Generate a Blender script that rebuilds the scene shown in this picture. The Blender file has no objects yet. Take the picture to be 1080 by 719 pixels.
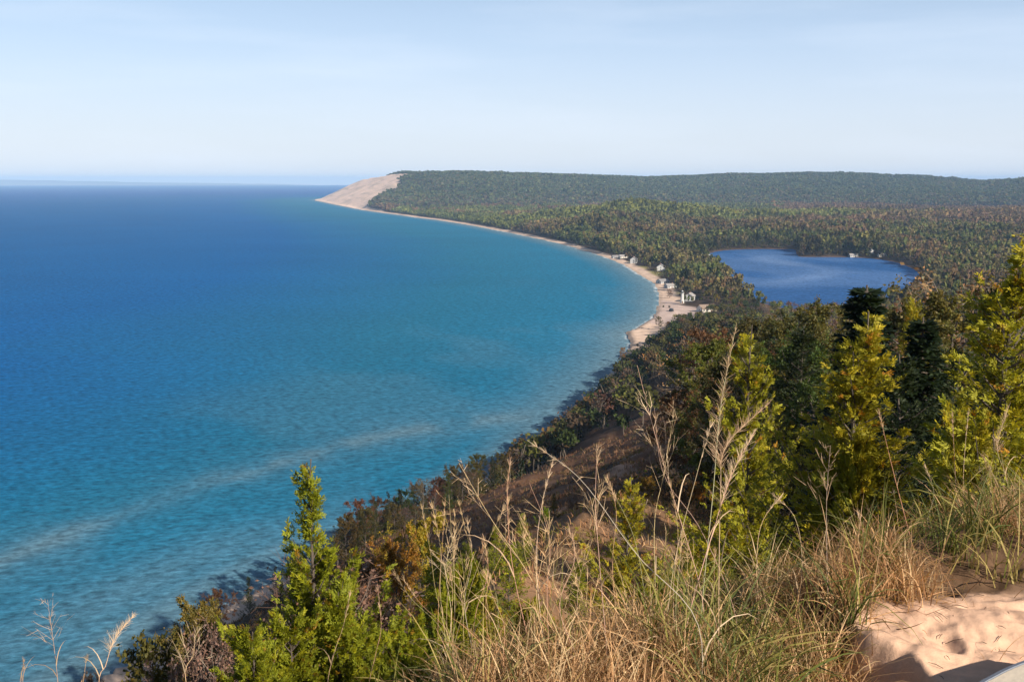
import bpy, math, random
import numpy as np
from mathutils import Vector, Matrix

# ------------------------------------------------------------------ basics
S = bpy.context.scene
COL = S.collection
RNG = np.random.RandomState(7)
F, CX, CY = 1060.0, 540.0, 359.5
PITCH = math.atan((359.5 - 191.0) / F)
H = 115.0
HAZE = 5.0e-5
SP, CP = math.sin(PITCH), math.cos(PITCH)


def ray(u, v):
    a, b = (u - CX) / F, -(v - CY) / F
    return np.array([a, CP + b * SP, -SP + b * CP])


def at(u, v, z=0.0):
    d = ray(u, v)
    t = (z - H) / d[2]
    return np.array([d[0] * t, d[1] * t, z])


def atd(u, v, y):
    d = ray(u, v)
    return np.array([0, 0, H]) + d * (y / d[1])


def tag(o, label, cat, group=None, kind=None):
    o['label'] = label
    o['category'] = cat
    if group:
        o['group'] = group
    if kind:
        o['kind'] = kind
    return o


def link(name, me, mat=None, parent=None, color=None):
    o = bpy.data.objects.new(name, me)
    COL.objects.link(o)
    if mat is not None and me is not None:
        me.materials.clear()
        for m in (mat if isinstance(mat, (list, tuple)) else [mat]):
            me.materials.append(m)
    if parent is not None:
        o.parent = parent
    if color is not None:
        o.color = (*color[:3], 1)
    return o


def mesh_np(name, verts, faces, smooth=False, fcol=None, vattr=None):
    """verts (n,3); faces (m,k) one k for all."""
    me = bpy.data.meshes.new(name)
    verts = np.ascontiguousarray(verts, dtype=np.float32)
    faces = np.ascontiguousarray(faces, dtype=np.int32)
    n, (m, k) = len(verts), faces.shape
    me.vertices.add(n)
    me.vertices.foreach_set('co', verts.ravel())
    me.loops.add(m * k)
    me.loops.foreach_set('vertex_index', faces.ravel())
    me.polygons.add(m)
    me.polygons.foreach_set('loop_start', np.arange(0, m * k, k, dtype=np.int32))
    if smooth:
        me.polygons.foreach_set('use_smooth', np.ones(m, dtype=bool))
    me.update(calc_edges=True)
    if fcol is not None:
        a = me.attributes.new('col', 'FLOAT_COLOR', 'FACE')
        c = np.ones((m, 4), dtype=np.float32)
        c[:, :3] = fcol
        a.data.foreach_set('color', c.ravel())
    for nm, arr in (vattr or {}).items():
        arr = np.asarray(arr, dtype=np.float32)
        if arr.ndim == 1:
            a = me.attributes.new(nm, 'FLOAT', 'POINT')
            a.data.foreach_set('value', arr)
        else:
            a = me.attributes.new(nm, 'FLOAT_COLOR', 'POINT')
            c = np.ones((n, 4), dtype=np.float32)
            c[:, :3] = arr
            a.data.foreach_set('color', c.ravel())
    return me


def mesh_quads(name, q, fcol=None, smooth=False):
    q = np.asarray(q, dtype=np.float32)
    n = len(q)
    return mesh_np(name, q.reshape(-1, 3), np.arange(n * 4).reshape(n, 4), smooth, fcol)


# ------------------------------------------------------------------ noise
def _hash(ix, iy, seed):
    h = (ix.astype(np.int64) * 374761393 + iy.astype(np.int64) * 668265263 + seed * 1442695041) & 0xFFFFFFFF
    h = ((h ^ (h >> 13)) * 1274126177) & 0xFFFFFFFF
    h = (h ^ (h >> 16)) & 0xFFFFFFFF
    return h / 4294967295.0


def vnoise(x, y, seed=0):
    x, y = np.asarray(x, float), np.asarray(y, float)
    ix, iy = np.floor(x), np.floor(y)
    fx, fy = x - ix, y - iy
    fx, fy = fx * fx * (3 - 2 * fx), fy * fy * (3 - 2 * fy)
    a, b = _hash(ix, iy, seed), _hash(ix + 1, iy, seed)
    c, d = _hash(ix, iy + 1, seed), _hash(ix + 1, iy + 1, seed)
    return (a * (1 - fx) + b * fx) * (1 - fy) + (c * (1 - fx) + d * fx) * fy


def fbm(x, y, seed=0, octv=4):
    t, amp, s = 0.0, 0.5, 0.0
    for i in range(octv):
        t = t + amp * vnoise(x * 2 ** i, y * 2 ** i, seed + i * 17)
        s += amp
        amp *= 0.5
    return t / s


def sstep(a, b, x):
    t = np.clip((x - a) / (b - a), 0, 1)
    return t * t * (3 - 2 * t)


# ------------------------------------------------------------------ shore
COAST_PX = [(110, 719), (160, 693), (215, 658), (280, 622), (345, 592), (395, 578), (432, 563), (466, 546), (500, 522), (530, 499),
            (560, 475), (600, 444), (634, 409), (648, 389), (662, 374), (668, 362), (664, 352), (683, 342), (693, 331), (696, 318),
            (694, 310), (690, 300), (681, 293), (668, 284), (650, 276), (634, 270), (618, 264.5), (600, 259.5), (580, 254.5),
            (560, 250), (540, 246), (520, 242), (500, 238.3), (480, 235), (462, 232), (440, 229.5), (420, 226.5), (400, 224),
            (380, 221), (360, 217), (345, 214), (333, 211.5)]
_c = [at(u, v)[:2] for u, v in COAST_PX]
COAST = np.array([(-520, -900), (-330, -400), (-230, -120), (-160, 60)] + [tuple(q) for q in _c] +
                 [(-1250, 6500), (-1220, 7000), (-900, 7700), (-200, 8300), (1500, 9200), (6000, 11000), (14000, 15000), (26000, 17000)], float)
LAND_POLY = np.vstack([COAST, [(60000, 17000), (60000, -60000), (-5000, -60000)]])
LAKE_PX = [(746, 271), (752, 266), (770, 263.5), (800, 262.8), (830, 262.9), (838, 263), (838.5, 265), (839, 268), (841, 270.8), (848, 271.2), (870, 271.2), (905, 271.6), (936, 274.5),
           (958, 281), (972, 291), (972, 302), (950, 316), (905, 326), (850, 330), (806, 322), (786, 306), (772, 292), (760, 281), (748, 275)]
LAKE = np.array([at(u, v, 2.0)[:2] for u, v in LAKE_PX])
_l = LAKE.copy()
LAKE = np.array([p for i in range(len(_l)) for p in (0.75 * _l[i] + 0.25 * _l[(i + 1) % len(_l)], 0.25 * _l[i] + 0.75 * _l[(i + 1) % len(_l)])])


def seg_dist(px, py, poly, closed=False):
    best = np.full(px.shape, 1e12)
    n = len(poly)
    for i in range(n if closed else n - 1):
        ax, ay = poly[i]
        bx, by = poly[(i + 1) % n]
        dx, dy = bx - ax, by - ay
        t = np.clip(((px - ax) * dx + (py - ay) * dy) / (dx * dx + dy * dy), 0, 1)
        best = np.minimum(best, (px - ax - t * dx) ** 2 + (py - ay - t * dy) ** 2)
    return np.sqrt(best)


def inside(px, py, poly):
    r = np.zeros(px.shape, bool)
    n = len(poly)
    for i in range(n):
        ax, ay = poly[i]
        bx, by = poly[(i + 1) % n]
        if ay == by:
            continue
        cnd = ((ay > py) != (by > py)) & (px < (bx - ax) * (py - ay) / (by - ay) + ax)
        r ^= cnd
    return r


def shore_sd(x, y):
    d = seg_dist(x, y, COAST)
    d = np.where(inside(x, y, LAND_POLY), d, -d)
    return d + (fbm(x / 40, y / 40, 5, 3) - 0.5) * 8 * sstep(200, 900, y)


def lake_sd(x, y):
    d = seg_dist(x, y, LAKE, True)
    return np.where(inside(x, y, LAKE), -d, d)


# ------------------------------------------------------------------ terrain
YC = [-900, -300, -20, 0, 6, 10, 20, 34, 44, 56, 68, 80, 150, 300, 500, 700, 850, 1000]
ZC = [112, 114, 113.4, 113.4, 111.5, 109, 103.5, 98.3, 97.4, 96.8, 93.5, 90, 80, 58, 31, 13, 5, 3]
XCY = [-900, 0, 25, 50, 80, 150, 300, 500, 700, 900]
XCX = [60, -4, -5, 3, 15, 45, 78, 112, 150, 220]
_m = (COAST[:, 1] < 1000)
XSY, XSX = np.maximum.accumulate(COAST[_m][:, 1]), COAST[_m][:, 0]
HT = [(u - 540) / 1060 for u in (290, 325, 345, 365, 400, 430, 460, 500, 560, 600, 680, 760, 880, 1000, 1030, 1080, 1250)]
HV = [208, 207, 200, 192, 186.5, 181.5, 181, 181, 183, 184, 187, 183.5, 182, 186, 188.5, 184.5, 182]
HYR = [7200, 7000, 6800, 6300, 5500, 4850, 4850, 4950, 5100, 5200, 5500, 5600, 5600, 5600, 5600, 5600, 5600]
HYB = [6300, 5900, 5200, 4600, 3800, 3750, 3750, 3800, 3900, 3950, 4100, 4100, 4000, 3900, 3900, 3900, 3900]
SHADOW_STEP = np.array([at(u, v, H - 1.62)[:2] for u, v in ((878, 628), (893, 648), (915, 672), (960, 690), (985, 712), (1004, 735), (1020, 800))])
HUMPS = [(330, 2620, 42, 240), (890, 2850, 12, 260), (110, 1960, 30, 130), (1500, 2600, 14, 500), (230, 2250, 14, 200), (700, 2300, 8, 250)]


def brink(th):
    """distance to the edge of the top, by bearing in degrees (clockwise from ahead)"""
    return np.interp(th, [-180, -100, -60, -27, -13, 0, 9, 18, 27, 40, 60, 100, 180], [14, 6, 2.0, 1.7, 2.1, 2.8, 3.2, 3.8, 5.6, 8.5, 12, 14, 14])


def ground(x, y, detail=True):
    x, y = np.asarray(x, float), np.asarray(y, float)
    shp = np.broadcast(x, y).shape
    x, y = np.broadcast_to(x, shp).ravel(), np.broadcast_to(y, shp).ravel()
    sd, ls = shore_sd(x, y), lake_sd(x, y)
    r = np.hypot(x, y)
    low = np.where(sd < 0, np.maximum(sd * 0.05, -10), np.where(sd < 35, sd * 0.075, 2.6 + (sd - 35) * 0.012))
    low = np.where(sd > 0, np.minimum(low, 7) + sstep(60, 300, sd) * ((fbm(x / 260, y / 260, 3) - 0.45) * 8 + (fbm(x / 240, y / 200, 4, 2) - 0.45) * 22 * sstep(1500, 2000, y) * sstep(60, 260, ls)), low)
    for hx, hy, a, s in HUMPS:
        low = low + a * np.exp(-((x - hx) ** 2 + (y - hy) ** 2) / (s * s)) * sstep(25, 110, sd)
    # inland lake basin
    low = np.where(ls < 60, np.where(ls < 0, np.maximum(1.6 + ls * 0.05, -3), 1.9 + (low.clip(2.4) - 1.9) * sstep(0, 50, ls) + np.minimum(ls, 8) * 0.05), low)
    # near bluff
    xc, zc, xs = np.interp(y, XCY, XCX), np.interp(y, YC, ZC), np.interp(y, XSY, XSX)
    t = np.clip((x - xs - 14) / np.maximum(xc - xs - 14, 5), 0, 1)
    gul = (fbm(x / 45 + y / 120, y / 38, 11) - 0.5) * 14 * np.sin(np.pi * t) * sstep(30, 90, r)
    left = 2 + (zc - 2) * t ** 0.86 + gul
    right = zc - 0.13 * (x - xc) - 0.00025 * (x - xc) ** 2
    right = np.where(y < 60, zc - 0.05 * (x - xc), right)
    bl = np.where(x < xc, left, np.maximum(right, 2.5))
    bl = bl + ((fbm(x / 16, y / 16, 21) - 0.5) * 4.5 + (fbm(x / 5, y / 5, 22, 3) - 0.5) * 1.6) * sstep(15, 50, r) * sstep(0, 15, bl)
    wy = 1 - sstep(820, 1000, y)
    z = np.where((sd > 0) & (y < 1000), np.maximum(low, low + (bl - low) * wy), low)
    # hills
    k = y > 2500
    if k.any():
        xx, yy = x[k], np.maximum(y[k], 1)
        tt = xx / yy
        yr, yb, vt = np.interp(tt, HT, HYR), np.interp(tt, HT, HYB), np.interp(tt, HT, HV)
        hr = H + (191 - vt) / F * yr - 13 * sstep(-0.12, -0.09, tt)
        w = np.clip((yy - yb) / (yr - yb), 0, 1)
        nz = fbm(xx / 420, yy / 600, 31)
        hz = hr * (w ** 0.85) * (1 + (nz - 0.5) * 0.55 * np.sin(np.pi * w))
        hz = np.minimum(hz, np.maximum(sd[k] - 18, 0) * (0.60 - 0.14 * sstep(4200, 4900, yy)) + 2)
        gl_ = np.abs(fbm(yy / 150 + xx / 500, xx / 900, 35, 3) - 0.5) * 4 + np.abs(fbm(yy / 55, xx / 500, 36, 3) - 0.5) * 1.6
        hz = hz + (gl_ - 1.0) * 9 * sstep(4100, 4500, yy) * (tt < -0.08) * np.sin(np.pi * np.clip(hz / 165, 0, 1))
        hz = np.where(yy > yr + 300, hz - (yy - yr - 300) * 0.02, hz)
        z[k] = np.where(sd[k] > 0, np.maximum(z[k], hz), z[k])
    # the top by the camera
    k = r < 26
    if k.any():
        xx, yy, rr = x[k], y[k], r[k]
        th = np.degrees(np.arctan2(xx, yy))
        rb = brink(th)
        e = rr - rb
        drop = np.where(e > 0, 0.72 * (np.sqrt(e * e + 0.3) - math.sqrt(0.3)), 0)
        zn = H - 1.62 - drop + (fbm(xx / 0.9, yy / 0.9, 41) - 0.5) * 0.16 - np.maximum(rr - 3.6, 0) * 0.055 * sstep(8, 20, th)
        # sand terrace with a low step shaped on its left to throw a shadow
        s2 = seg_dist(xx, yy, SHADOW_STEP)
        side = np.interp(yy, SHADOW_STEP[::-1, 1], SHADOW_STEP[::-1, 0]) - xx
        lowr = sstep(0.0, 0.09, np.where(side > 0, s2, -s2)) * (1 - sstep(0.35, 0.9, s2)) * (yy < SHADOW_STEP[0, 1] + 0.1) * (yy > 0.8)
        zn = zn - 0.16 * lowr
        foot = -np.maximum(vnoise(xx / 0.12, yy / 0.12, 43) - 0.56, 0) * 0.068 + (vnoise(xx / 0.06, yy / 0.06, 44) - 0.5) * 0.020 + (vnoise(xx / 0.025, yy / 0.025, 45) - 0.5) * 0.007
        zn = zn + foot * sstep(3, 12, th)
        w = sstep(8, 24, rr)
        z[k] = np.where(w < 1, zn * (1 - w) + z[k] * w, z[k])
    return z.reshape(shp)


def g1(x, y):
    return float(ground(np.array([x]), np.array([y]))[0])


# ------------------------------------------------------------------ materials
def new_mat(name):
    m = bpy.data.materials.new(name)
    m.use_nodes = True
    nt = m.node_tree
    b = nt.nodes['Principled BSDF']
    return m, nt, b


def N(nt, typ, **kw):
    n = nt.nodes.new(typ)
    for k, v in kw.items():
        if k.startswith('i_'):
            n.inputs[k[2:]].default_value = v
        else:
            setattr(n, k, v)
    return n


def mixc(nt, a, b, fac, mode='MIX'):
    m = nt.nodes.new('ShaderNodeMix')
    m.data_type = 'RGBA'
    m.blend_type = mode
    for sock, val in ((m.inputs[0], fac), (m.inputs[6], a), (m.inputs[7], b)):
        if hasattr(val, 'links') or hasattr(val, 'is_linked'):
            nt.links.new(val, sock)
        else:
            sock.default_value = val if not isinstance(val, tuple) or len(val) == 4 else (*val, 1)
    return m.outputs[2]


def leaf_mat(name, trans=0.35, rough=0.55, objcol=True, spec=0.25):
    m, nt, b = new_mat(name)
    at_ = N(nt, 'ShaderNodeAttribute', attribute_name='col')
    c = at_.outputs['Color']
    if objcol:
        oi = N(nt, 'ShaderNodeObjectInfo')
        c = mixc(nt, c, oi.outputs['Color'], 1.0, 'MULTIPLY')
    nt.links.new(c, b.inputs['Base Color'])
    b.inputs['Roughness'].default_value = rough
    b.inputs['Specular IOR Level'].default_value = spec
    if trans > 0:
        tr = N(nt, 'ShaderNodeBsdfTranslucent')
        br = N(nt, 'ShaderNodeMix', data_type='RGBA', blend_type='MULTIPLY')
        br.inputs[0].default_value = 1
        nt.links.new(c, br.inputs[6])
        br.inputs[7].default_value = (1.3, 1.25, 0.7, 1)
        nt.links.new(br.outputs[2], tr.inputs['Color'])
        mx = N(nt, 'ShaderNodeMixShader')
        mx.inputs[0].default_value = trans
        nt.links.new(b.outputs[0], mx.inputs[1])
        nt.links.new(tr.outputs[0], mx.inputs[2])
        nt.links.new(mx.outputs[0], nt.nodes['Material Output'].inputs['Surface'])
    return m


def plain_mat(name, col, rough=0.7, noise=0.15, scale=3.0, bump=0.0, metallic=0.0):
    m, nt, b = new_mat(name)
    tc = N(nt, 'ShaderNodeTexCoord')
    nz = N(nt, 'ShaderNodeTexNoise', i_Scale=scale, i_Detail=6.0, i_Roughness=0.6)
    nt.links.new(tc.outputs['Object'], nz.inputs['Vector'])
    d = tuple(max(0, c * (1 - 2 * noise)) for c in col)
    u = tuple(min(1, c * (1 + 2 * noise)) for c in col)
    c = mixc(nt, d, u, nz.outputs['Fac'])
    nt.links.new(c, b.inputs['Base Color'])
    b.inputs['Roughness'].default_value = rough
    b.inputs['Metallic'].default_value = metallic
    if bump:
        bp = N(nt, 'ShaderNodeBump', i_Strength=bump, i_Distance=0.05)
        nt.links.new(nz.outputs['Fac'], bp.inputs['Height'])
        nt.links.new(bp.outputs[0], b.inputs['Normal'])
    return m


M_LEAF = leaf_mat('leaf')
M_NEEDLE = leaf_mat('cedar_sprays', 0.32, 0.6)
M_TWIG = leaf_mat('twigs', 0.0, 0.8)
M_FAR = leaf_mat('forest_leaf', 0.2, 0.8, False, 0.1)
M_GRASS = leaf_mat('grass_blades', 0.3, 0.6, False, 0.2)
M_STALK = leaf_mat('dry_stalks', 0.2, 0.7, True, 0.2)
M_BARK = plain_mat('bark', (0.085, 0.066, 0.052), 0.9, 0.3, 8, 0.6)
M_PALEBARK = plain_mat('pale_bark', (0.15, 0.12, 0.095), 0.85, 0.3, 4, 0.3)


def ground_mat(name, fine=True):
    m, nt, b = new_mat(name)
    a = N(nt, 'ShaderNodeAttribute', attribute_name='alb')
    geo = N(nt, 'ShaderNodeNewGeometry')
    n1 = N(nt, 'ShaderNodeTexNoise', i_Scale=0.12, i_Detail=9.0, i_Roughness=0.7)
    n2 = N(nt, 'ShaderNodeTexNoise', i_Scale=22.0, i_Detail=8.0, i_Roughness=0.7)
    for n in (n1, n2):
        nt.links.new(geo.outputs['Position'], n.inputs['Vector'])
    r1 = N(nt, 'ShaderNodeMapRange')
    r1.inputs[1].default_value, r1.inputs[2].default_value, r1.inputs[3].default_value, r1.inputs[4].default_value = 0.3, 0.7, 0.72, 1.28
    nt.links.new(n1.outputs['Fac'], r1.inputs[0])
    r2 = N(nt, 'ShaderNodeMapRange')
    r2.inputs[1].default_value, r2.inputs[2].default_value, r2.inputs[3].default_value, r2.inputs[4].default_value = 0.25, 0.75, 0.86, 1.14
    nt.links.new(n2.outputs['Fac'], r2.inputs[0])
    v1 = N(nt, 'ShaderNodeVectorMath', operation='SCALE')
    nt.links.new(a.outputs['Color'], v1.inputs[0])
    nt.links.new(r1.outputs[0], v1.inputs['Scale'])
    v2 = N(nt, 'ShaderNodeVectorMath', operation='SCALE')
    nt.links.new(v1.outputs[0], v2.inputs[0])
    nt.links.new(r2.outputs[0], v2.inputs['Scale'])
    nt.links.new(v2.outputs[0], b.inputs['Base Color'])
    b.inputs['Roughness'].default_value = 0.95
    b.inputs['Specular IOR Level'].default_value = 0.1
    bp = N(nt, 'ShaderNodeBump', i_Strength=0.35, i_Distance=0.02)
    nt.links.new(n2.outputs['Fac'], bp.inputs['Height'])
    nt.links.new(bp.outputs[0], b.inputs['Normal'])
    return m


M_GROUND = ground_mat('ground')

# ------------------------------------------------------------------ terrain mesh
def grow(a, b, k):
    n = max(2, int(math.ceil(math.log(b / a) / math.log(k))))
    return list(np.geomspace(a, b, n + 1))[:-1]


RS = np.array([0.25, 0.5, 0.9] + grow(1.3, 2.3, 1.02) + grow(2.3, 5.0, 1.0045) + grow(5.0, 9, 1.010) + grow(9, 60, 1.02) + grow(60, 900, 1.011) + grow(900, 8000, 1.0065) + grow(8000, 29000, 1.06) + [29000.0])
TH = np.concatenate([np.arange(-180, -40, 4.0), np.arange(-40, -30, 1.0), np.arange(-30, 34, 0.13), np.arange(34, 46, 0.8), np.arange(46, 180, 4.0)])
TH = np.radians(TH)
nr, nt_ = len(RS), len(TH)
RR, TT = np.meshgrid(RS, TH, indexing='ij')
GX, GY = RR * np.sin(TT), RR * np.cos(TT)
GZ = np.zeros_like(GX)
for i in range(0, nr, 60):
    GZ[i:i + 60] = ground(GX[i:i + 60], GY[i:i + 60])
gx, gy, gz = GX.ravel(), GY.ravel(), GZ.ravel()
gsd, gls = shore_sd(gx, gy), lake_sd(gx, gy)
gr = np.hypot(gx, gy)


def clear_zone(x, y):
    """lawns, lots and the open sand of the village, 0..1 ; returns (lawn, lot)"""
    lawn = np.zeros_like(x)
    lot = np.zeros_like(x)
    for (u, v, a, b_) in ((684, 286, 19, 42), (698, 298, 20, 30), (660, 275, 12, 44), (673, 280, 14, 34), (704, 306, 16, 22)):
        c = at(u, v, 4)
        lawn = np.maximum(lawn, 1 - sstep(0.7, 1.1, np.hypot((x - c[0]) / a, (y - c[1]) / b_)))
    for (u, v, a, b_) in ((724, 327, 18, 52), (706, 330, 26, 52), (701, 318, 14, 50), (708, 337, 20, 20)):
        c = at(u, v, 4)
        lot = np.maximum(lot, 1 - sstep(0.8, 1.1, np.hypot((x - c[0]) / a, (y - c[1]) / b_)))
    return lawn, lot


def beach_w(x, y):
    return np.interp(y, [0, 270, 320, 560, 640, 680, 800, 1150, 1350, 1700, 2500, 3600, 4200], [13, 13, 6, 6, 12, 22, 28, 14, 15, 16, 20, 22, 30])


def is_dune(x, y, z):
    tt = x / np.maximum(y, 1)
    sd_ = shore_sd(x, y)
    edge = 4080 + 800 * (z / 165.0) + (fbm(x / 120, y / 120, 61) - 0.5) * 160
    return (y > edge) & (sd_ > 0) & (sd_ < 420) & (x < 0) & (y < 7600) & (z < 175) & (sd_ < 330 + (y - 4700) * 0.05)


SAND = np.array((0.56, 0.41, 0.31))
FSAND = np.array((0.54, 0.345, 0.235))
DUNE = np.array((0.80, 0.57, 0.43))
FLOOR = np.array((0.05, 0.034, 0.022))
BROWN = np.array((0.145, 0.078, 0.046))
LAWN = np.array((0.22, 0.19, 0.075))
LOT = np.array((0.46, 0.35, 0.30))

alb = np.tile(FLOOR, (len(gx), 1))


def put(w, c):
    global alb
    w = np.clip(w, 0, 1)[:, None]
    alb = alb * (1 - w) + w * c


gt = np.clip((gx - np.interp(gy, XSY, XSX)) / np.maximum(np.interp(gy, XCY, XCX) - np.interp(gy, XSY, XSX), 5), 0, 1.5)
openw = sstep(0.28, 0.42, gt) * (1 - sstep(0.93, 1.05, gt)) * sstep(14, 30, gr) * (1 - sstep(380, 520, gy)) * (gy > 0)
put(openw * sstep(0.30, 0.5, fbm(gx / 18, gy / 18, 71)), BROWN)
spur_w = (1 - sstep(7, 13, np.abs(gx - 0.5))) * sstep(28, 36, gy) * (1 - sstep(62, 78, gy))
put(spur_w * (0.55 + 0.45 * sstep(0.35, 0.6, fbm(gx / 4, gy / 4, 73))), np.array((0.27, 0.155, 0.085)))
# sandy scars on the open slope
SCARS = [at(692, 447, 62)[:2], at(640, 470, 60)[:2], at(660, 462, 60)[:2]]
for (u, v, yy, a) in ((694, 446, 205, 7), (678, 452, 198, 6), (655, 470, 180, 5), (606, 500, 150, 4), (575, 520, 140, 4)):
    p_ = atd(u, v, yy)
    put((1 - sstep(0.4, 1.0, np.hypot((gx - p_[0]) / a, (gy - p_[1]) / (a * 2)))) * sstep(0.35, 0.55, fbm(gx / 3, gy / 3, 72)) * 0.9, np.array((0.40, 0.25, 0.17)))
lawn, lot = clear_zone(gx, gy)
put(lawn, LAWN)
bw = beach_w(gx, gy)
put((1 - sstep(bw * 0.8, bw * 1.15, gsd)) * (gsd < 60), SAND)
put(lot * (gsd > 0), LOT)
wet = (gsd < 3.5) & (gsd > -60) & (gy > 0)
put(wet * 0.45, SAND * 0.55)
put((gsd < -2).astype(float), np.array((0.25, 0.2, 0.14)))
put(((gls < 6) & (gls > -30)) * 0.7, np.array((0.13, 0.075, 0.05)))
dune = is_dune(gx, gy, gz)
dsp = sstep(0.45, 0.7, fbm(gx / 22 + gy / 70, gy / 200, 81)) * 0.55 + sstep(0.58, 0.72, fbm(gx / 60, gy / 90, 83)) * 0.35
put(dune.astype(float), DUNE)
put(dune * dsp, np.array((0.40, 0.32, 0.24)))
# the top by the camera
gth = np.degrees(np.arctan2(gx, gy))
near = gr < 16
s_side = np.interp(gy, SHADOW_STEP[::-1, 1], SHADOW_STEP[::-1, 0]) - gx
SANDPX = [(908, 652), (937, 641), (970, 629), (1010, 622), (1050, 611), (1120, 595), (1300, 660), (1300, 1100), (700, 1100), (872, 740), (893, 684)]
SANDP = np.array([at(u, v, H - 1.62)[:2] for u, v in SANDPX])


def sand_w(x, y):
    d = seg_dist(x, y, SANDP, True)
    d = np.where(inside(x, y, SANDP), d, -d) + (fbm(x / 0.35, y / 0.35, 91) - 0.5) * 0.35
    return sstep(-0.08, 0.08, d)


nearw = (1 - sstep(6, 16, gr))
put(nearw * 0.9, np.array((0.12, 0.07, 0.04)))
kk = np.where(near)[0]
sw = np.zeros(len(gx))
sw[kk] = sand_w(gx[kk], gy[kk])
put(sw, FSAND)
put(((gr < 40) & (gy < 1)) * 0.8, FSAND)

idx = np.arange(nr * nt_).reshape(nr, nt_)
A = idx[:-1, :]
B_ = idx[1:, :]
faces = np.stack([A, np.roll(A, -1, 1), np.roll(B_, -1, 1), B_], -1).reshape(-1, 4)[:, ::-1]
fc = faces[:, 0]
fz, fy, fx, fsd, fr = gz[fc], gy[fc], gx[fc], gsd[fc], gr[fc]
zone = np.zeros(len(faces), int)                      # 0 lowland
zone[(fy < 950) & (fr < 1400)] = 1                    # bluff
zone[(fsd < beach_w(fx, fy) * 1.1) & (fy > 0)] = 2    # beach
zone[(fy > 3700) & (fz > 12)] = 3                     # hills
zone[dune[fc] & (fsd > beach_w(fx, fy) * 0.8)] = 4    # dune
zone[(fr < 14) & (sw[fc] > 0.5)] = 5                  # sand path
keep = ~((fsd < -400) & (fr > 300))
verts = np.stack([gx, gy, gz], -1)
ZN = {0: ('lowland_ground', 'flat wooded lowland between the lakeshore and the far ridge', 'ground'),
      1: ('bluff_ground', 'steep brown slope of the bluff falling to the big lake', 'ground'),
      2: ('beach', 'narrow pale sand beach curving along the turquoise lakeshore', 'beach'),
      3: ('hills', 'long wooded ridge along the horizon behind the lowland', 'hills'),
      4: ('dune_terrain', 'tall bare pinkish sand dune face dropping into the lake at the far point', 'dune'),
      5: ('sand_path', 'trampled orange sand at the right edge of the overlook', 'sand')}
for z_, (nm, lab, cat) in ZN.items():
    fsel = faces[(zone == z_) & keep]
    used, inv = np.unique(fsel, return_inverse=True)
    me = mesh_np(nm, verts[used], inv.reshape(-1, 4), True, vattr={'alb': alb[used]})
    tag(link(nm, me, M_GROUND), lab, cat, kind='structure')

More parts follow.
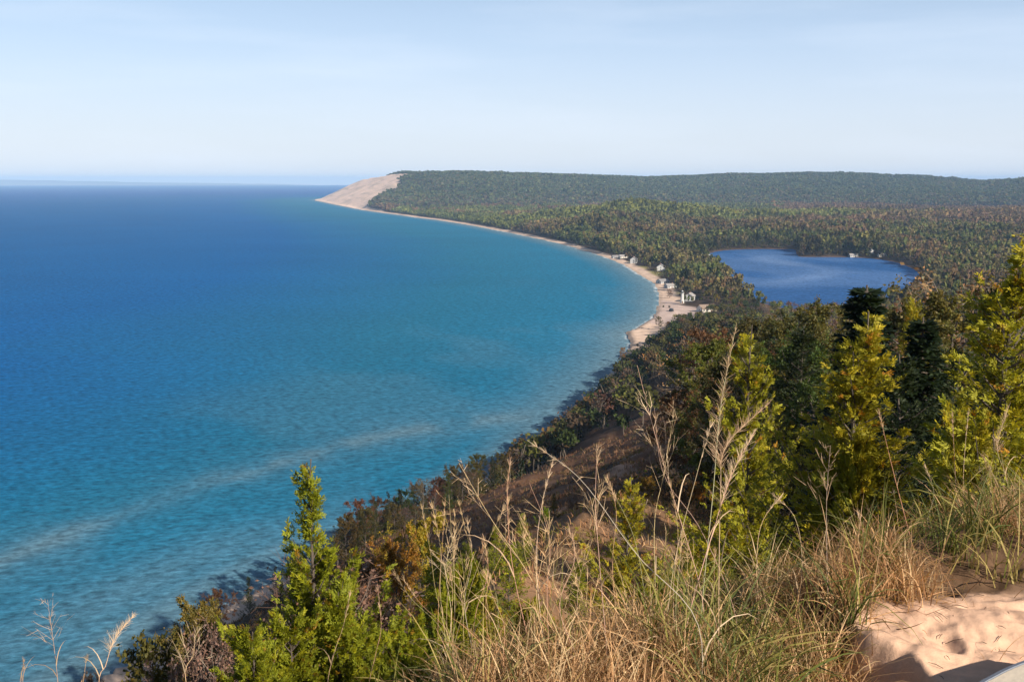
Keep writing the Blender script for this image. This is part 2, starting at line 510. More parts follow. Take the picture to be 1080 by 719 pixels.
# ------------------------------------------------------------------ water
def water_mat(name, inland=False):
    m, nt, b = new_mat(name)
    geo = N(nt, 'ShaderNodeNewGeometry')
    a = N(nt, 'ShaderNodeAttribute', attribute_name='alb')
    mp = N(nt, 'ShaderNodeMapping')
    mp.inputs['Rotation'].default_value = (0, 0, math.radians(-20))
    mp.inputs['Scale'].default_value = (0.7, 1.0, 1.0)
    nt.links.new(geo.outputs['Position'], mp.inputs['Vector'])
    n1 = N(nt, 'ShaderNodeTexNoise', i_Scale=0.16, i_Detail=5.0, i_Roughness=0.62)
    n2 = N(nt, 'ShaderNodeTexNoise', i_Scale=0.42, i_Detail=4.0, i_Roughness=0.6)
    n3 = N(nt, 'ShaderNodeTexNoise', i_Scale=0.0045, i_Detail=6.0, i_Roughness=0.6)
    for n in (n1, n2, n3):
        nt.links.new(mp.outputs[0], n.inputs['Vector'])
    ad = N(nt, 'ShaderNodeMath', operation='MULTIPLY_ADD')
    nt.links.new(n1.outputs['Fac'], ad.inputs[0])
    ad.inputs[1].default_value = 2.2
    nt.links.new(n2.outputs['Fac'], ad.inputs[2])
    bp = N(nt, 'ShaderNodeBump', i_Strength=0.55 if not inland else 0.3, i_Distance=0.9)
    nt.links.new(ad.outputs[0], bp.inputs['Height'])
    nt.links.new(bp.outputs[0], b.inputs['Normal'])
    r = N(nt, 'ShaderNodeMapRange')
    r.inputs[1].default_value, r.inputs[2].default_value, r.inputs[3].default_value, r.inputs[4].default_value = 0.3, 0.7, 0.91, 1.09
    nt.links.new(n3.outputs['Fac'], r.inputs[0])
    r2 = N(nt, 'ShaderNodeMapRange')
    r2.inputs[1].default_value, r2.inputs[2].default_value, r2.inputs[3].default_value, r2.inputs[4].default_value = 0.34, 0.66, 0.50, 1.50
    hf = N(nt, 'ShaderNodeMix')
    hf.inputs[0].default_value = 0.68
    nt.links.new(n1.outputs['Fac'], hf.inputs[2])
    nt.links.new(n2.outputs['Fac'], hf.inputs[3])
    nt.links.new(hf.outputs[0], r2.inputs[0])
    v = N(nt, 'ShaderNodeVectorMath', operation='SCALE')
    nt.links.new(a.outputs['Color'], v.inputs[0])
    nt.links.new(r.outputs[0], v.inputs['Scale'])
    v2 = N(nt, 'ShaderNodeVectorMath', operation='SCALE')
    nt.links.new(v.outputs[0], v2.inputs[0])
    nt.links.new(r2.outputs[0], v2.inputs['Scale'])
    nt.links.new(v2.outputs[0], b.inputs['Base Color'])
    nt.nodes.remove(b)
    df = N(nt, 'ShaderNodeBsdfDiffuse')
    nt.links.new(v2.outputs[0], df.inputs['Color'])
    gl = N(nt, 'ShaderNodeBsdfGlossy', i_Roughness=0.22)
    gl.inputs['Color'].default_value = (0.85, 0.92, 1.0, 1)
    nt.links.new(bp.outputs[0], df.inputs['Normal'])
    nt.links.new(bp.outputs[0], gl.inputs['Normal'])
    fr = N(nt, 'ShaderNodeFresnel', i_IOR=1.33)
    nt.links.new(bp.outputs[0], fr.inputs['Normal'])
    fm = N(nt, 'ShaderNodeMath', operation='MULTIPLY', use_clamp=True)
    nt.links.new(fr.outputs[0], fm.inputs[0])
    fm.inputs[1].default_value = 0.12
    fn = N(nt, 'ShaderNodeMath', operation='MINIMUM')
    nt.links.new(fm.outputs[0], fn.inputs[0])
    fn.inputs[1].default_value = 0.05
    ms = N(nt, 'ShaderNodeMixShader')
    nt.links.new(fn.outputs[0], ms.inputs[0])
    nt.links.new(df.outputs[0], ms.inputs[1])
    nt.links.new(gl.outputs[0], ms.inputs[2])
    nt.links.new(ms.outputs[0], nt.nodes['Material Output'].inputs['Surface'])
    return m


WR = np.array([60.0] + grow(90, 190, 1.02) + grow(190, 900, 1.0065) + grow(900, 7000, 1.011) + grow(7000, 29000, 1.05) + [29000.0])
WT = np.radians(np.concatenate([np.arange(-120, -40, 2.0), np.arange(-40, 14, 0.16), np.arange(14, 60, 2.0)]))
R2, T2 = np.meshgrid(WR, WT, indexing='ij')
wx, wy = (R2 * np.sin(T2)).ravel(), (R2 * np.cos(T2)).ravel()
wsd = -shore_sd(wx, wy)
DEEP, MID, SHAL, PALE = np.array((0.000, 0.056, 0.222)), np.array((0.000, 0.071, 0.220)), np.array((0.008, 0.112, 0.200)), np.array((0.105, 0.180, 0.225))
wob = (fbm(wx / 220, wy / 220, 101) - 0.5)
q = (np.clip(wsd, 0, None) + wob * 90 * sstep(30, 200, wsd)) * np.interp(wy, [300, 700, 1500], [1, 0.55, 0.5])
wa = np.empty((len(wx), 3))
for i in range(3):
    wa[:, i] = np.interp(q, [0, 3, 14, 26, 100, 260, 600, 1300, 4000], [PALE[i] * 1.2, PALE[i], 0.4 * PALE[i] + 0.6 * SHAL[i], SHAL[i] * 1.1, SHAL[i], MID[i] * 1.1, MID[i], DEEP[i], DEEP[i]])
# pale bars and drift streaks that follow the shore
def bar(c, w, amp, seed):
    global wa
    d = wsd + (fbm(wx / 160, wy / 160, seed, 3) - 0.5) * 26 - c
    k = np.exp(-(d / w) ** 2) * amp * sstep(0.30, 0.6, fbm(wx / 120, wy / 260, seed + 3))
    k = k * (1 - sstep(560, 800, wy))
    wa = wa * (1 - k[:, None]) + PALE * k[:, None]
BAR = np.array([at(u_, v_)[:2] for u_, v_ in ((-260, 700), (-60, 615), (0, 592), (100, 553), (200, 514), (310, 482), (400, 460), (480, 446), (560, 438), (612, 434))])
bd = seg_dist(wx, wy, BAR) + (fbm(wx / 40, wy / 40, 112, 3) - 0.5) * 10
bwid = np.interp(wx, [-200, -90, 30], [6.5, 8.5, 14.0])
k = (0.52 * np.exp(-(bd / bwid) ** 2) + 0.22 * np.exp(-(bd / (bwid * 3.2)) ** 2)) * (0.35 + 0.65 * sstep(0.30, 0.6, fbm(wx / 30, wy / 40, 115)))
wa = wa * (1 - k[:, None]) + PALE * k[:, None]
bar(34, 20, 0.38, 121)
bar(14, 6, 0.45, 131)
k = sstep(0.50, 0.72, fbm(wx / 70 + wy / 300, wy / 130, 141)) * (1 - sstep(120, 260, wsd)) * 0.16 * (1 - sstep(900, 1300, wy))
wa = wa * (1 - k[:, None]) + PALE * k[:, None]
k = np.exp(-((wsd - 1.5) / 1.3) ** 2) * 0.8 * sstep(0.42, 0.6, fbm(wx / 7, wy / 11, 151))
wa = wa * (1 - k[:, None]) + np.array((0.62, 0.62, 0.60)) * k[:, None]
idx = np.arange(len(WR) * len(WT)).reshape(len(WR), len(WT))
wf = np.stack([idx[:-1, :-1], idx[1:, :-1], idx[1:, 1:], idx[:-1, 1:]], -1).reshape(-1, 4)[:, ::-1]
wf = wf[(wsd[wf].max(1) > -60)]
used, inv = np.unique(wf, return_inverse=True)
me = mesh_np('lake_water', np.stack([wx, wy, np.zeros_like(wx)], -1)[used], inv.reshape(-1, 4), False, vattr={'alb': wa[used]})
tag(link('lake_water', me, water_mat('lake_water')), 'vast deep blue lake turning turquoise along its curving shore', 'water', kind='structure')

# inland lake
lx0, ly0 = LAKE.min(0) - 15
lx1, ly1 = LAKE.max(0) + 15
X, Y = np.meshgrid(np.arange(lx0, lx1, 4), np.arange(ly0, ly1, 6))
lx, ly = X.ravel(), Y.ravel()
lsd = lake_sd(lx, ly)
la = np.tile(np.array((0.020, 0.080, 0.225)), (len(lx), 1))
cst = at(852, 296, 2)
sw_ = np.exp(-((lx - (330 + (ly - 1180) * 0.28 + 45 * np.sin((ly - 1150) / 75))) / 26) ** 2) * sstep(1050, 1200, ly) * (1 - sstep(1480, 1600, ly))
pt = sstep(0.5, 0.72, fbm(lx / 90 + ly / 300, ly / 190, 151)) * 0.30
kx = np.clip(sw_ * 0.45 + pt, 0, 1)[:, None]
la = la * (1 - kx) + np.array((0.12, 0.20, 0.36)) * kx
idx = np.arange(X.size).reshape(X.shape)
lf = np.stack([idx[:-1, :-1], idx[:-1, 1:], idx[1:, 1:], idx[1:, :-1]], -1).reshape(-1, 4)
lf = lf[lsd[lf].min(1) < 6]
used, inv = np.unique(lf, return_inverse=True)
me = mesh_np('inland_lake_water', np.stack([lx, ly, np.full_like(lx, 2.0)], -1)[used], inv.reshape(-1, 4), False, vattr={'alb': la[used]})
tag(link('inland_lake_water', me, water_mat('inland_water', True)), 'small dark blue inland lake ringed by autumn woods, pale wind streak across it', 'water', kind='structure')

# far shore on the horizon
pts = []
us = np.linspace(-320, 345, 90)
for u in us:
    hgt = np.interp(u, [-320, 0, 60, 130, 210, 300, 345], [8, 7.4, 6.4, 4.6, 3.0, 1.6, 0.2]) + (fbm(np.array([u / 14.0]), np.array([0.0]), 5)[0] - 0.5) * 1.2
    pts.append((u, max(hgt, 0.1)))
vv, ff = [], []
for (u, hp) in pts:
    y0 = 27000.0
    x0 = (u - 540) / F * y0 / CP
    z0 = hp / F * y0 * 0.82
    vv += [(x0, y0, -2), (x0 * 1.01, y0 + 450, z0), (x0 * 1.03, y0 + 1000, -2)]
for i in range(len(pts) - 1):
    a = i * 3
    ff += [(a, a + 3, a + 4, a + 1), (a + 1, a + 4, a + 5, a + 2)]
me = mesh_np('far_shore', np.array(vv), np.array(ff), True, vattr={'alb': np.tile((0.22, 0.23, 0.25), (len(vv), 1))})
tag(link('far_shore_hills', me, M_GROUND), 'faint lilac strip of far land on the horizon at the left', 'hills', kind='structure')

# ------------------------------------------------------------------ vegetation builders
def unit(v):
    return v / np.maximum(np.linalg.norm(v, axis=-1, keepdims=True), 1e-9)


def rhombi(c, d, s, L, W):
    """leaf quads: base c, direction d, side s"""
    L, W = np.asarray(L)[..., None], np.asarray(W)[..., None]
    mid = c + d * L * 0.45
    return np.stack([c, mid + s * W * 0.5, c + d * L, mid - s * W * 0.5], -2)


def rand_dirs(rng, n):
    return unit(rng.normal(size=(n, 3)))


def tube(pts, rad, sides=6):
    pts = np.asarray(pts, float)
    n = len(pts)
    tg = unit(np.gradient(pts, axis=0))
    ref = np.where(np.abs(tg[:, 2:3]) > 0.9, np.array([[1.0, 0, 0]]), np.array([[0, 0, 1.0]]))
    s = unit(np.cross(tg, ref))
    u = np.cross(s, tg)
    an = np.linspace(0, 2 * np.pi, sides, endpoint=False)
    ring = pts[:, None] + np.asarray(rad)[:, None, None] * (s[:, None] * np.cos(an)[None, :, None] + u[:, None] * np.sin(an)[None, :, None])
    a, b = ring[:-1], ring[1:]
    return np.stack([a, np.roll(a, -1, 1), np.roll(b, -1, 1), b], 2).reshape(-1, 4, 3)


def ribbons(p0, p1, w, rng):
    """thin twig quads"""
    d = unit(p1 - p0)
    s = unit(np.cross(d, rng.normal(size=d.shape)))
    w = np.asarray(w)
    w = w[:, None] if w.ndim else np.full((len(p0), 1), float(w))
    return np.stack([p0 - s * w * .5, p0 + s * w * .5, p1 + s * w * .22, p1 - s * w * .22], 1)


def gen_cedar(seed, Hc=1.0, width=0.24, nb=95, spray=0.034, leaflets=10, step=0.022, bushy=0.0, gaps=0.18, leanx=0.0):
    """cedar: height Hc metres; returns trunk quads, limb quads, spray quads, spray tints"""
    rng = np.random.RandomState(seed)
    zz = np.linspace(0, Hc, 14)
    tr = np.stack([np.cumsum(rng.normal(0, 0.004, 14)) * Hc + leanx * zz, np.cumsum(rng.normal(0, 0.004, 14)) * Hc, zz], -1)
    trunk = tube(tr, np.linspace(0.012, 0.0012, 14) * Hc ** 0.8 + 0.003, 7)
    limbs, sp, tn = [], [], []
    drop_az = rng.uniform(0, 6.28, 3)
    for i in range(nb):
        h = rng.uniform(0.01, 1) ** 1.1 * 0.955
        az = i * 2.39996 + rng.normal(0, 0.5)
        prof = (1 - h) ** (1.0 - 0.5 * bushy)
        lay = 0.8 + 0.45 * math.sin(h * 23 + seed) * rng.rand() + 0.35 * math.sin(az * 2 + h * 7 + seed)
        L = Hc * width * (prof * rng.uniform(0.55, 1.15) * lay + 0.05 * rng.rand())
        if rng.rand() < gaps:
            L *= 0.35
        base = np.array([np.interp(h * Hc, zz, tr[:, 0]), np.interp(h * Hc, zz, tr[:, 1]), h * Hc])
        el = rng.uniform(0.05, 0.5) + h * 0.5
        k = 7
        t = np.linspace(0, 1, k)
        out = np.array([math.cos(az), math.sin(az), 0])
        pth = base + out * (t * L * math.cos(el))[:, None] + np.array([0, 0, 1.0]) * (t * L * math.sin(el) + t ** 2.2 * L * 0.38)[:, None]
        limbs.append(tube(pth, np.linspace(0.0042, 0.001, k) * Hc ** 0.7, 4))
        ns = max(4, int(L / (Hc * step)))
        ts = rng.uniform(0.18, 1.0, ns) ** 0.75
        for tq in list(ts) + [1.0, 0.97]:
            c = np.array([np.interp(tq, t, pth[:, j]) for j in range(3)])
            side = np.array([-math.sin(az), math.cos(az), 0])
            c = c + side * np.clip(rng.normal(0, 0.25), -.5, .5) * L * 0.34 * (0.4 + tq) + np.array([0, 0, 1]) * rng.normal(0, 0.012) * Hc
            m = leaflets
            d0 = unit(out * rng.uniform(0.2, 1) + side * rng.normal(0, 0.7) + np.array([0, 0, rng.uniform(0.1, 1.1)]))
            pl = unit(np.cross(d0, rng.normal(size=3)))
            an = rng.uniform(-1.05, 1.05, m)
            dd = unit(np.cos(an)[:, None] * d0 + np.sin(an)[:, None] * pl + rng.normal(0, 0.16, (m, 3)))
            nn = unit(np.cross(d0, pl))
            ss = unit(np.cross(dd, nn + rng.normal(0, 0.35, (m, 3))))
            off = c + d0 * rng.uniform(-0.6, 3.4, m)[:, None] * spray * Hc ** 0.6 + rng.normal(0, 0.38, (m, 3)) * spray * Hc ** 0.6
            Ls = rng.uniform(1.0, 2.3, m) * spray * Hc ** 0.6
            sp.append(rhombi(off, dd, ss, Ls, Ls * rng.uniform(0.22, 0.38, m)))
            base_t = np.array((1.0, 1.0, 1.0)) * rng.uniform(0.75, 1.2)
            if rng.rand() < 0.035:
                base_t = np.array((1.25, 0.66, 0.7)) * rng.uniform(0.7, 1.1)
            elif rng.rand() < 0.3:
                base_t = base_t * np.array((1.25, 1.1, 0.7))
            tn.append(np.tile(base_t, (m, 1)) * rng.uniform(0.85, 1.15, (m, 1)))
    return trunk, np.concatenate(limbs), np.concatenate(sp), np.concatenate(tn)


def gen_spruce(seed, Hc=1.0, width=0.2, whorls=26, per=7, q=16):
    rng = np.random.RandomState(seed)
    trunk = tube(np.stack([np.zeros(8), np.zeros(8), np.linspace(0, Hc, 8)], -1), np.linspace(0.014, 0.002, 8) * Hc, 6)
    sp, tn, limbs = [], [], []
    for w in range(whorls):
        h = 0.06 + 0.92 * (w / (whorls - 1)) ** 0.92
        for j in range(per):
            az = rng.uniform(0, 6.28)
            L = Hc * width * ((1 - h) ** 0.8) * rng.uniform(0.65, 1.15) + 0.015 * Hc
            out = np.array([math.cos(az), math.sin(az), 0])
            side = np.array([-math.sin(az), math.cos(az), 0])
            t = rng.uniform(0.1, 1, q)
            dz = -0.35 * t * L + 0.25 * t ** 2 * L
            c = np.array([0, 0, h * Hc]) + out * (t * L)[:, None] + np.array([0, 0, 1.0]) * dz[:, None]
            d = unit(out * rng.uniform(0.5, 1, (q, 1)) + side * rng.uniform(-1, 1, (q, 1)) + np.array([0, 0, 1.0]) * rng.uniform(-0.6, 0.5, (q, 1)))
            s = unit(np.cross(d, np.array([0, 0, 1.0]) + rng.normal(0, 0.4, (q, 3))))
            Ls = rng.uniform(0.6, 1.3, q) * Hc * 0.022
            sp.append(rhombi(c, d, s, Ls, Ls * 0.45))
            tn.append(np.tile(rng.uniform(0.7, 1.3, (1, 1)), (q, 3)))
            limbs.append(tube(np.array([[0, 0, h * Hc], np.array([0, 0, h * Hc]) + out * L * 0.8 + np.array([0, 0, -0.2 * L])]), [0.004 * Hc, 0.001 * Hc], 3))
    return trunk, np.concatenate(limbs), np.concatenate(sp), np.concatenate(tn)


def gen_decid(seed, Hc=10.0, spread=0.34, n1=15, n2=6, n3=5, base=0.22, leaves=9, leaf=0.26, multi=1, up=0.35, sub=1):
    """leafy or bare tree, height Hc. returns trunk quads, twig quads, leaf quads, tints"""
    rng = np.random.RandomState(seed)
    limbs, p0s, p1s, ws, leafp = [], [], [], [], []
    for mtr in range(multi):
        a0 = rng.uniform(0, 6.28)
        lean = 0.0 if multi == 1 else rng.uniform(0.12, 0.3)
        hh = Hc * (1.0 if mtr == 0 else rng.uniform(0.7, 0.98))
        zz = np.linspace(0, hh * 0.93, 9)
        tr = np.stack([np.cumsum(rng.normal(0, 0.011, 9)) * Hc + math.cos(a0) * lean * zz, np.cumsum(rng.normal(0, 0.011, 9)) * Hc + math.sin(a0) * lean * zz, zz], -1)
        tr[:, :2] -= tr[0, :2]
        r0 = Hc * 0.0135 / math.sqrt(multi) + 0.02
        limbs.append(tube(tr, np.linspace(r0, r0 * 0.12, 9), 6))
        for i in range(n1):
            h = base + (0.97 - base) * (i + rng.rand()) / n1
            az = i * 2.39996 + rng.normal(0, 0.4)
            hz = (h - base) / (1 - base)
            L = Hc * spread * (math.sin(math.pi * min(1, 0.18 + hz * 0.80)) ** 0.7) * rng.uniform(0.7, 1.2)
            el = 0.25 + hz * 0.85 + rng.normal(0, 0.15)
            b = np.array([np.interp(h * hh, zz, tr[:, j]) for j in range(3)])
            out = np.array([math.cos(az), math.sin(az), 0])
            t = np.linspace(0, 1, 5)
            pth = b + out * (t * L * math.cos(el))[:, None] + np.array([0, 0, 1.0]) * (t * L * math.sin(el) + up * 0.5 * t * t * L)[:, None] + np.cumsum(rng.normal(0, 0.03, (5, 3)), 0) * L
            limbs.append(tube(pth, np.linspace(r0 * 0.34, r0 * 0.07, 5), 4))
            for j in range(n2):
                tq = rng.uniform(0.3, 1.0)
                c = np.array([np.interp(tq, t, pth[:, m]) for m in range(3)])
                d = unit(out * 0.7 + rng.normal(0, 0.6, 3) + np.array([0, 0, up]))
                l2 = L * rng.uniform(0.25, 0.5)
                e = c + d * l2
                p0s.append(c); p1s.append(e); ws.append(r0 * 0.16 + 0.006)
                for k in range(n3):
                    f = c + d * l2 * rng.uniform(0.2, 1)
                    d2 = unit(d + rng.normal(0, 0.7, 3) + np.array([0, 0, up * 0.7]))
                    g = f + d2 * l2 * rng.uniform(0.35, 0.75)
                    p0s.append(f); p1s.append(g); ws.append(r0 * 0.08 + 0.005)
                    leafp.append((f, g))
    p0, p1 = np.array(p0s), np.array(p1s)
    twig = ribbons(p0, p1, np.array(ws), rng)
    A_ = np.array([a for a, b in leafp]); B2 = np.array([b for a, b in leafp])
    if leaves > 0:
        nL = len(A_) * leaves
        ii = rng.randint(0, len(A_), nL)
        t = rng.uniform(0.1, 1.1, (nL, 1))
        c = A_[ii] * (1 - t) + B2[ii] * t + rng.normal(0, 0.5, (nL, 3)) * leaf
        d = rand_dirs(rng, nL)
        s = unit(np.cross(d, rng.normal(size=(nL, 3))))
        Ls = rng.uniform(0.6, 1.3, nL) * leaf
        lq = rhombi(c, d, s, Ls, Ls * 0.7)
        clump = rng.uniform(0.7, 1.3, len(A_))[ii]
        hue = rng.normal(0, 0.10, len(A_))[ii]
        tint = np.stack([clump * (1 + hue), clump, clump * (1 - hue)], -1) * rng.uniform(0.85, 1.15, (nL, 1))
    else:
        lq, tint = np.zeros((0, 4, 3)), np.zeros((0, 3))
    return np.concatenate(limbs), twig, lq, tint


def rough_tint(n, rng, a=0.8, b=1.2):
    return np.tile(rng.uniform(a, b, (n, 1)), (1, 3))


VAR = {}


def variant(key, trunk, crown_q, crown_t, mt=M_BARK, mc=M_NEEDLE):
    a = mesh_quads(key + '_trunk', trunk, smooth=True)
    a.materials.append(mt)
    b = mesh_quads(key + '_crown', crown_q, crown_t)
    b.materials.append(mc)
    VAR.setdefault(key.rsplit('_', 1)[0], []).append((a, b, float(crown_q[..., 2].max())))


rng = np.random.RandomState(3)
for i in range(4):       # spire cedars, 5 m
    t, l, s, tn = gen_cedar(100 + i, 8.0, 0.29, 270, 0.0092, 24, 0.0048, gaps=0.2)
    variant('cedar_%d' % i, np.concatenate([t, l]), s, tn)
for i in range(3):       # bushy cedars, 2.2 m
    t, l, s, tn = gen_cedar(130 + i, 2.4, 0.36, 150, 0.0120, 26, 0.0050, bushy=0.7, gaps=0.1)
    variant('bushy_%d' % i, np.concatenate([t, l]), s, tn)
for i in range(2):       # thin leaning spire like the one at lower left
    t, l, s, tn = gen_cedar(150 + i, 4.0, 0.29, 160, 0.0100, 26, 0.0050, gaps=0.28)
    variant('spire_%d' % i, np.concatenate([t, l]), s, tn)
for i in range(2):
    t, l, s, tn = gen_spruce(160 + i, 12.0, 0.17, 40, 10, 34)
    variant('spruce_%d' % i, np.concatenate([t, l]), s, tn)
for i in range(3):       # mid cedars
    t, l, s, tn = gen_cedar(170 + i, 8.0, 0.23, 130, 0.019, 11, 0.0095, gaps=0.15)
    variant('midcedar_%d' % i, np.concatenate([t, l]), s, tn)
for i in range(4):       # leafy olive and orange trees
    t, w, lq, tn = gen_decid(200 + i, 11.0, 0.31, 18, 7, 6, 0.14, 24, 0.15)
    variant('leafy_%d' % i, np.concatenate([t]), np.concatenate([w, lq]), np.concatenate([rough_tint(len(w), rng, 0.7, 1.1), tn]), M_BARK, M_LEAF)
for i in range(3):       # nearly bare trees
    t, w, lq, tn = gen_decid(220 + i, 10.0, 0.32, 17, 8, 8, 0.2, 1, 0.16, up=0.55)
    variant('bare_%d' % i, np.concatenate([t]), np.concatenate([w, lq]), np.concatenate([rough_tint(len(w), rng, 0.6, 1.3), tn * np.array((1.2, 1.0, 0.7))]), M_PALEBARK, M_TWIG)
for i in range(3):       # shrubs, multi-stem, 3 m
    t, w, lq, tn = gen_decid(240 + i, 3.0, 0.42, 8, 6, 5, 0.1, 7, 0.11, multi=4)
    variant('shrub_%d' % i, np.concatenate([t]), np.concatenate([w, lq]), np.concatenate([rough_tint(len(w), rng, 0.7, 1.1), tn]), M_BARK, M_LEAF)
for i in range(2):       # twiggy brush 2.5 m
    t, w, lq, tn = gen_decid(250 + i, 2.5, 0.42, 9, 7, 7, 0.05, 1, 0.06, multi=5, up=0.6)
    variant('brush_%d' % i, np.concatenate([t]), np.concatenate([w, lq]), np.concatenate([rough_tint(len(w), rng, 0.6, 1.3), tn]), M_PALEBARK, M_TWIG)

C_CEDAR = (0.20, 0.22, 0.014)
C_YCEDAR = (0.29, 0.26, 0.02)
C_OLIVE = (0.115, 0.100, 0.022)
C_GREEN = (0.066, 0.088, 0.018)
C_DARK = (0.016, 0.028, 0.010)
C_ORANGE = (0.27, 0.135, 0.022)
C_RUST = (0.155, 0.076, 0.034)
C_TAN = (0.18, 0.125, 0.08)
C_GOLD = (0.27, 0.20, 0.02)

TREE_N = [0]


def tree(kind, x, y, h, color, label, cat='tree', group=None, name=None, wide=1.0, sink=0.06, rot=None, vi=None):
    vs = VAR[kind]
    rr_ = random.Random(TREE_N[0] * 31 + 5)
    TREE_N[0] += 1
    tm, cm, vh = vs[vi if vi is not None else rr_.randrange(len(vs))]
    nm = name or {'cedar': 'cedar_tree', 'bushy': 'cedar_shrub', 'spire': 'cedar_tree', 'spruce': 'spruce_tree', 'midcedar': 'cedar_tree',
                  'leafy': 'leafy_tree', 'bare': 'bare_tree', 'shrub': 'leafy_shrub', 'brush': 'twiggy_brush'}[kind]
    e = bpy.data.objects.new(nm, None)
    COL.objects.link(e)
    s = h / vh
    e.location = (x, y, g1(x, y) - sink * s)
    e.rotation_euler = (rr_.uniform(-.04, .04), rr_.uniform(-.04, .04), rr_.uniform(0, 6.28) if rot is None else rot)
    e.scale = (s * wide, s * wide, s)
    e.empty_display_size = 0.3
    tag(e, label, cat, group)
    t = bpy.data.objects.new('trunk', tm); COL.objects.link(t); t.parent = e
    c = bpy.data.objects.new('crown', cm); COL.objects.link(c); c.parent = e
    c.color = (*color, 1)
    return e


def px_tree(kind, u, vtop, y, color, label, **kw):
    """tree whose top shows at (u, vtop) and that stands y metres ahead"""
    d = ray(u, vtop)
    zt = H + d[2] * y / d[1]
    x = d[0] * y / d[1]
    gnd = g1(x, y)
    h = zt - gnd
    print('PX', kind, u, vtop, y, 'x %.1f g %.1f h %.1f' % (x, gnd, h))
    return tree(kind, x, y, max(h, 0.6), color, label, **kw)

# ------------------------------------------------------------------ far and mid woods (uncountable masses)
PAL = {'dark': (0.018, 0.030, 0.012), 'green': (0.046, 0.062, 0.018), 'olive': (0.078, 0.076, 0.022), 'ygreen': (0.105, 0.108, 0.022),
       'orange': (0.125, 0.075, 0.030), 'rust': (0.098, 0.056, 0.035), 'tan': (0.110, 0.082, 0.060), 'gold': (0.135, 0.105, 0.028)}
PN = list(PAL)
PC = 1.55 * np.array([PAL[k] for k in PN])


def template(rng, kind, n):
    """unit-height tree, n leaf-clump quads"""
    if kind == 'conifer':
        h = rng.rand(n) ** 0.75
        r = 0.20 * (1 - h) + 0.01
        az = rng.uniform(0, 6.28, n)
        c = np.stack([np.cos(az) * r, np.sin(az) * r, 0.08 + h * 0.86], -1)
        d = unit(np.stack([np.cos(az), np.sin(az), rng.uniform(-0.7, 0.2, n)], -1) + rng.normal(0, .3, (n, 3)))
        L = 1.05 / math.sqrt(n) * rng.uniform(0.7, 1.3, n) * (0.55 + 0.6 * (1 - h))
        s = unit(np.cross(d, rng.normal(size=(n, 3))))
        tint = rng.uniform(0.7, 1.3, n)
        return rhombi(c - d * L[:, None] * 0.3, d, s, L, L * 0.75), tint
    k = max(2, n // 7)
    a = rand_dirs(rng, k)
    a[:, 2] = np.abs(a[:, 2]) * 1.1 - 0.25
    cc = np.array([0, 0, 0.62]) + a * np.array([0.27, 0.27, 0.30]) * rng.uniform(0.6, 1.0, (k, 1))
    ii = rng.randint(0, k, n)
    c = cc[ii] + rng.normal(0, 0.075, (n, 3))
    d = rand_dirs(rng, n)
    s = unit(np.cross(d, rng.normal(size=(n, 3))))
    L = (1.5 if kind == 'leafy' else 1.1) / math.sqrt(n) * rng.uniform(0.6, 1.3, n)
    wdt = 0.8 if kind == 'leafy' else 0.35
    q = rhombi(c - d * L[:, None] * 0.5, d, s, L, L * wdt)
    tint = rng.uniform(0.82, 1.18, k)[ii] * rng.uniform(0.88, 1.12, n)
    return q, tint


def wood(name, x, y, h, kind, col, n, label, cat='wood', width=1.0, trunks=False):
    rng = np.random.RandomState(abs(hash(name)) % 1000 if False else len(name) * 37)
    z = ground(x, y)
    Q, C = [], []
    kinds = ['leafy', 'conifer', 'bare']
    for ki, kn in enumerate(kinds):
        for tv in range(6):
            sel = np.where((kind == ki) & (np.arange(len(x)) % 6 == tv))[0]
            if not len(sel):
                continue
            q, tint = template(rng, kn, n)
            if trunks:
                m = 5 if kn == 'bare' else 2
                p0 = np.zeros((m, 3)); p1 = np.zeros((m, 3))
                p1[:, 2] = rng.uniform(0.6, 0.95, m)
                p1[:, :2] = rng.normal(0, 0.13, (m, 2)); p1[0, :2] *= 0.2; p0[1:, 2] = rng.uniform(0.2, 0.5, m - 1)
                tq = ribbons(p0, p1, np.full(m, 0.03), rng)
                q = np.concatenate([q, tq])
                tint = np.concatenate([tint, np.full(m, -1.0)])
            a = rng.uniform(0, 6.28, len(sel))
            ca, sa = np.cos(a), np.sin(a)
            hs = h[sel]
            wdt = hs * width * rng.uniform(0.8, 1.25, len(sel))
            px, py, pz = q[None, :, :, 0], q[None, :, :, 1], q[None, :, :, 2]
            R = np.stack([(px * ca[:, None, None] - py * sa[:, None, None]) * wdt[:, None, None] + x[sel][:, None, None],
                          (px * sa[:, None, None] + py * ca[:, None, None]) * wdt[:, None, None] + y[sel][:, None, None],
                          pz * hs[:, None, None] + z[sel][:, None, None]], -1)
            Q.append(R.reshape(-1, 4, 3).astype(np.float32))
            c = col[sel][:, None, :] * np.where(tint < 0, 1, tint)[None, :, None]
            c[:, tint < 0] = np.array((0.13, 0.105, 0.085))
            C.append(c.reshape(-1, 3).astype(np.float32))
    Q, C = np.concatenate(Q), np.concatenate(C)
    me = mesh_quads(name, Q, C)
    print(name, len(x), 'trees', len(Q), 'quads')
    return tag(link(name, me, M_FAR), label, cat, kind='stuff')


def pick(rng, x, y, probs):
    """palette by patches: probs (n, len(PN))"""
    pr = probs / probs.sum(1, keepdims=True)
    cs = np.cumsum(pr, 1)
    k = (rng.rand(len(x))[:, None] > cs).sum(1).clip(0, len(PN) - 1)
    return k, PC[k] * rng.uniform(0.82, 1.18, (len(x), 1)) * (1 + rng.normal(0, 0.05, (len(x), 3)))


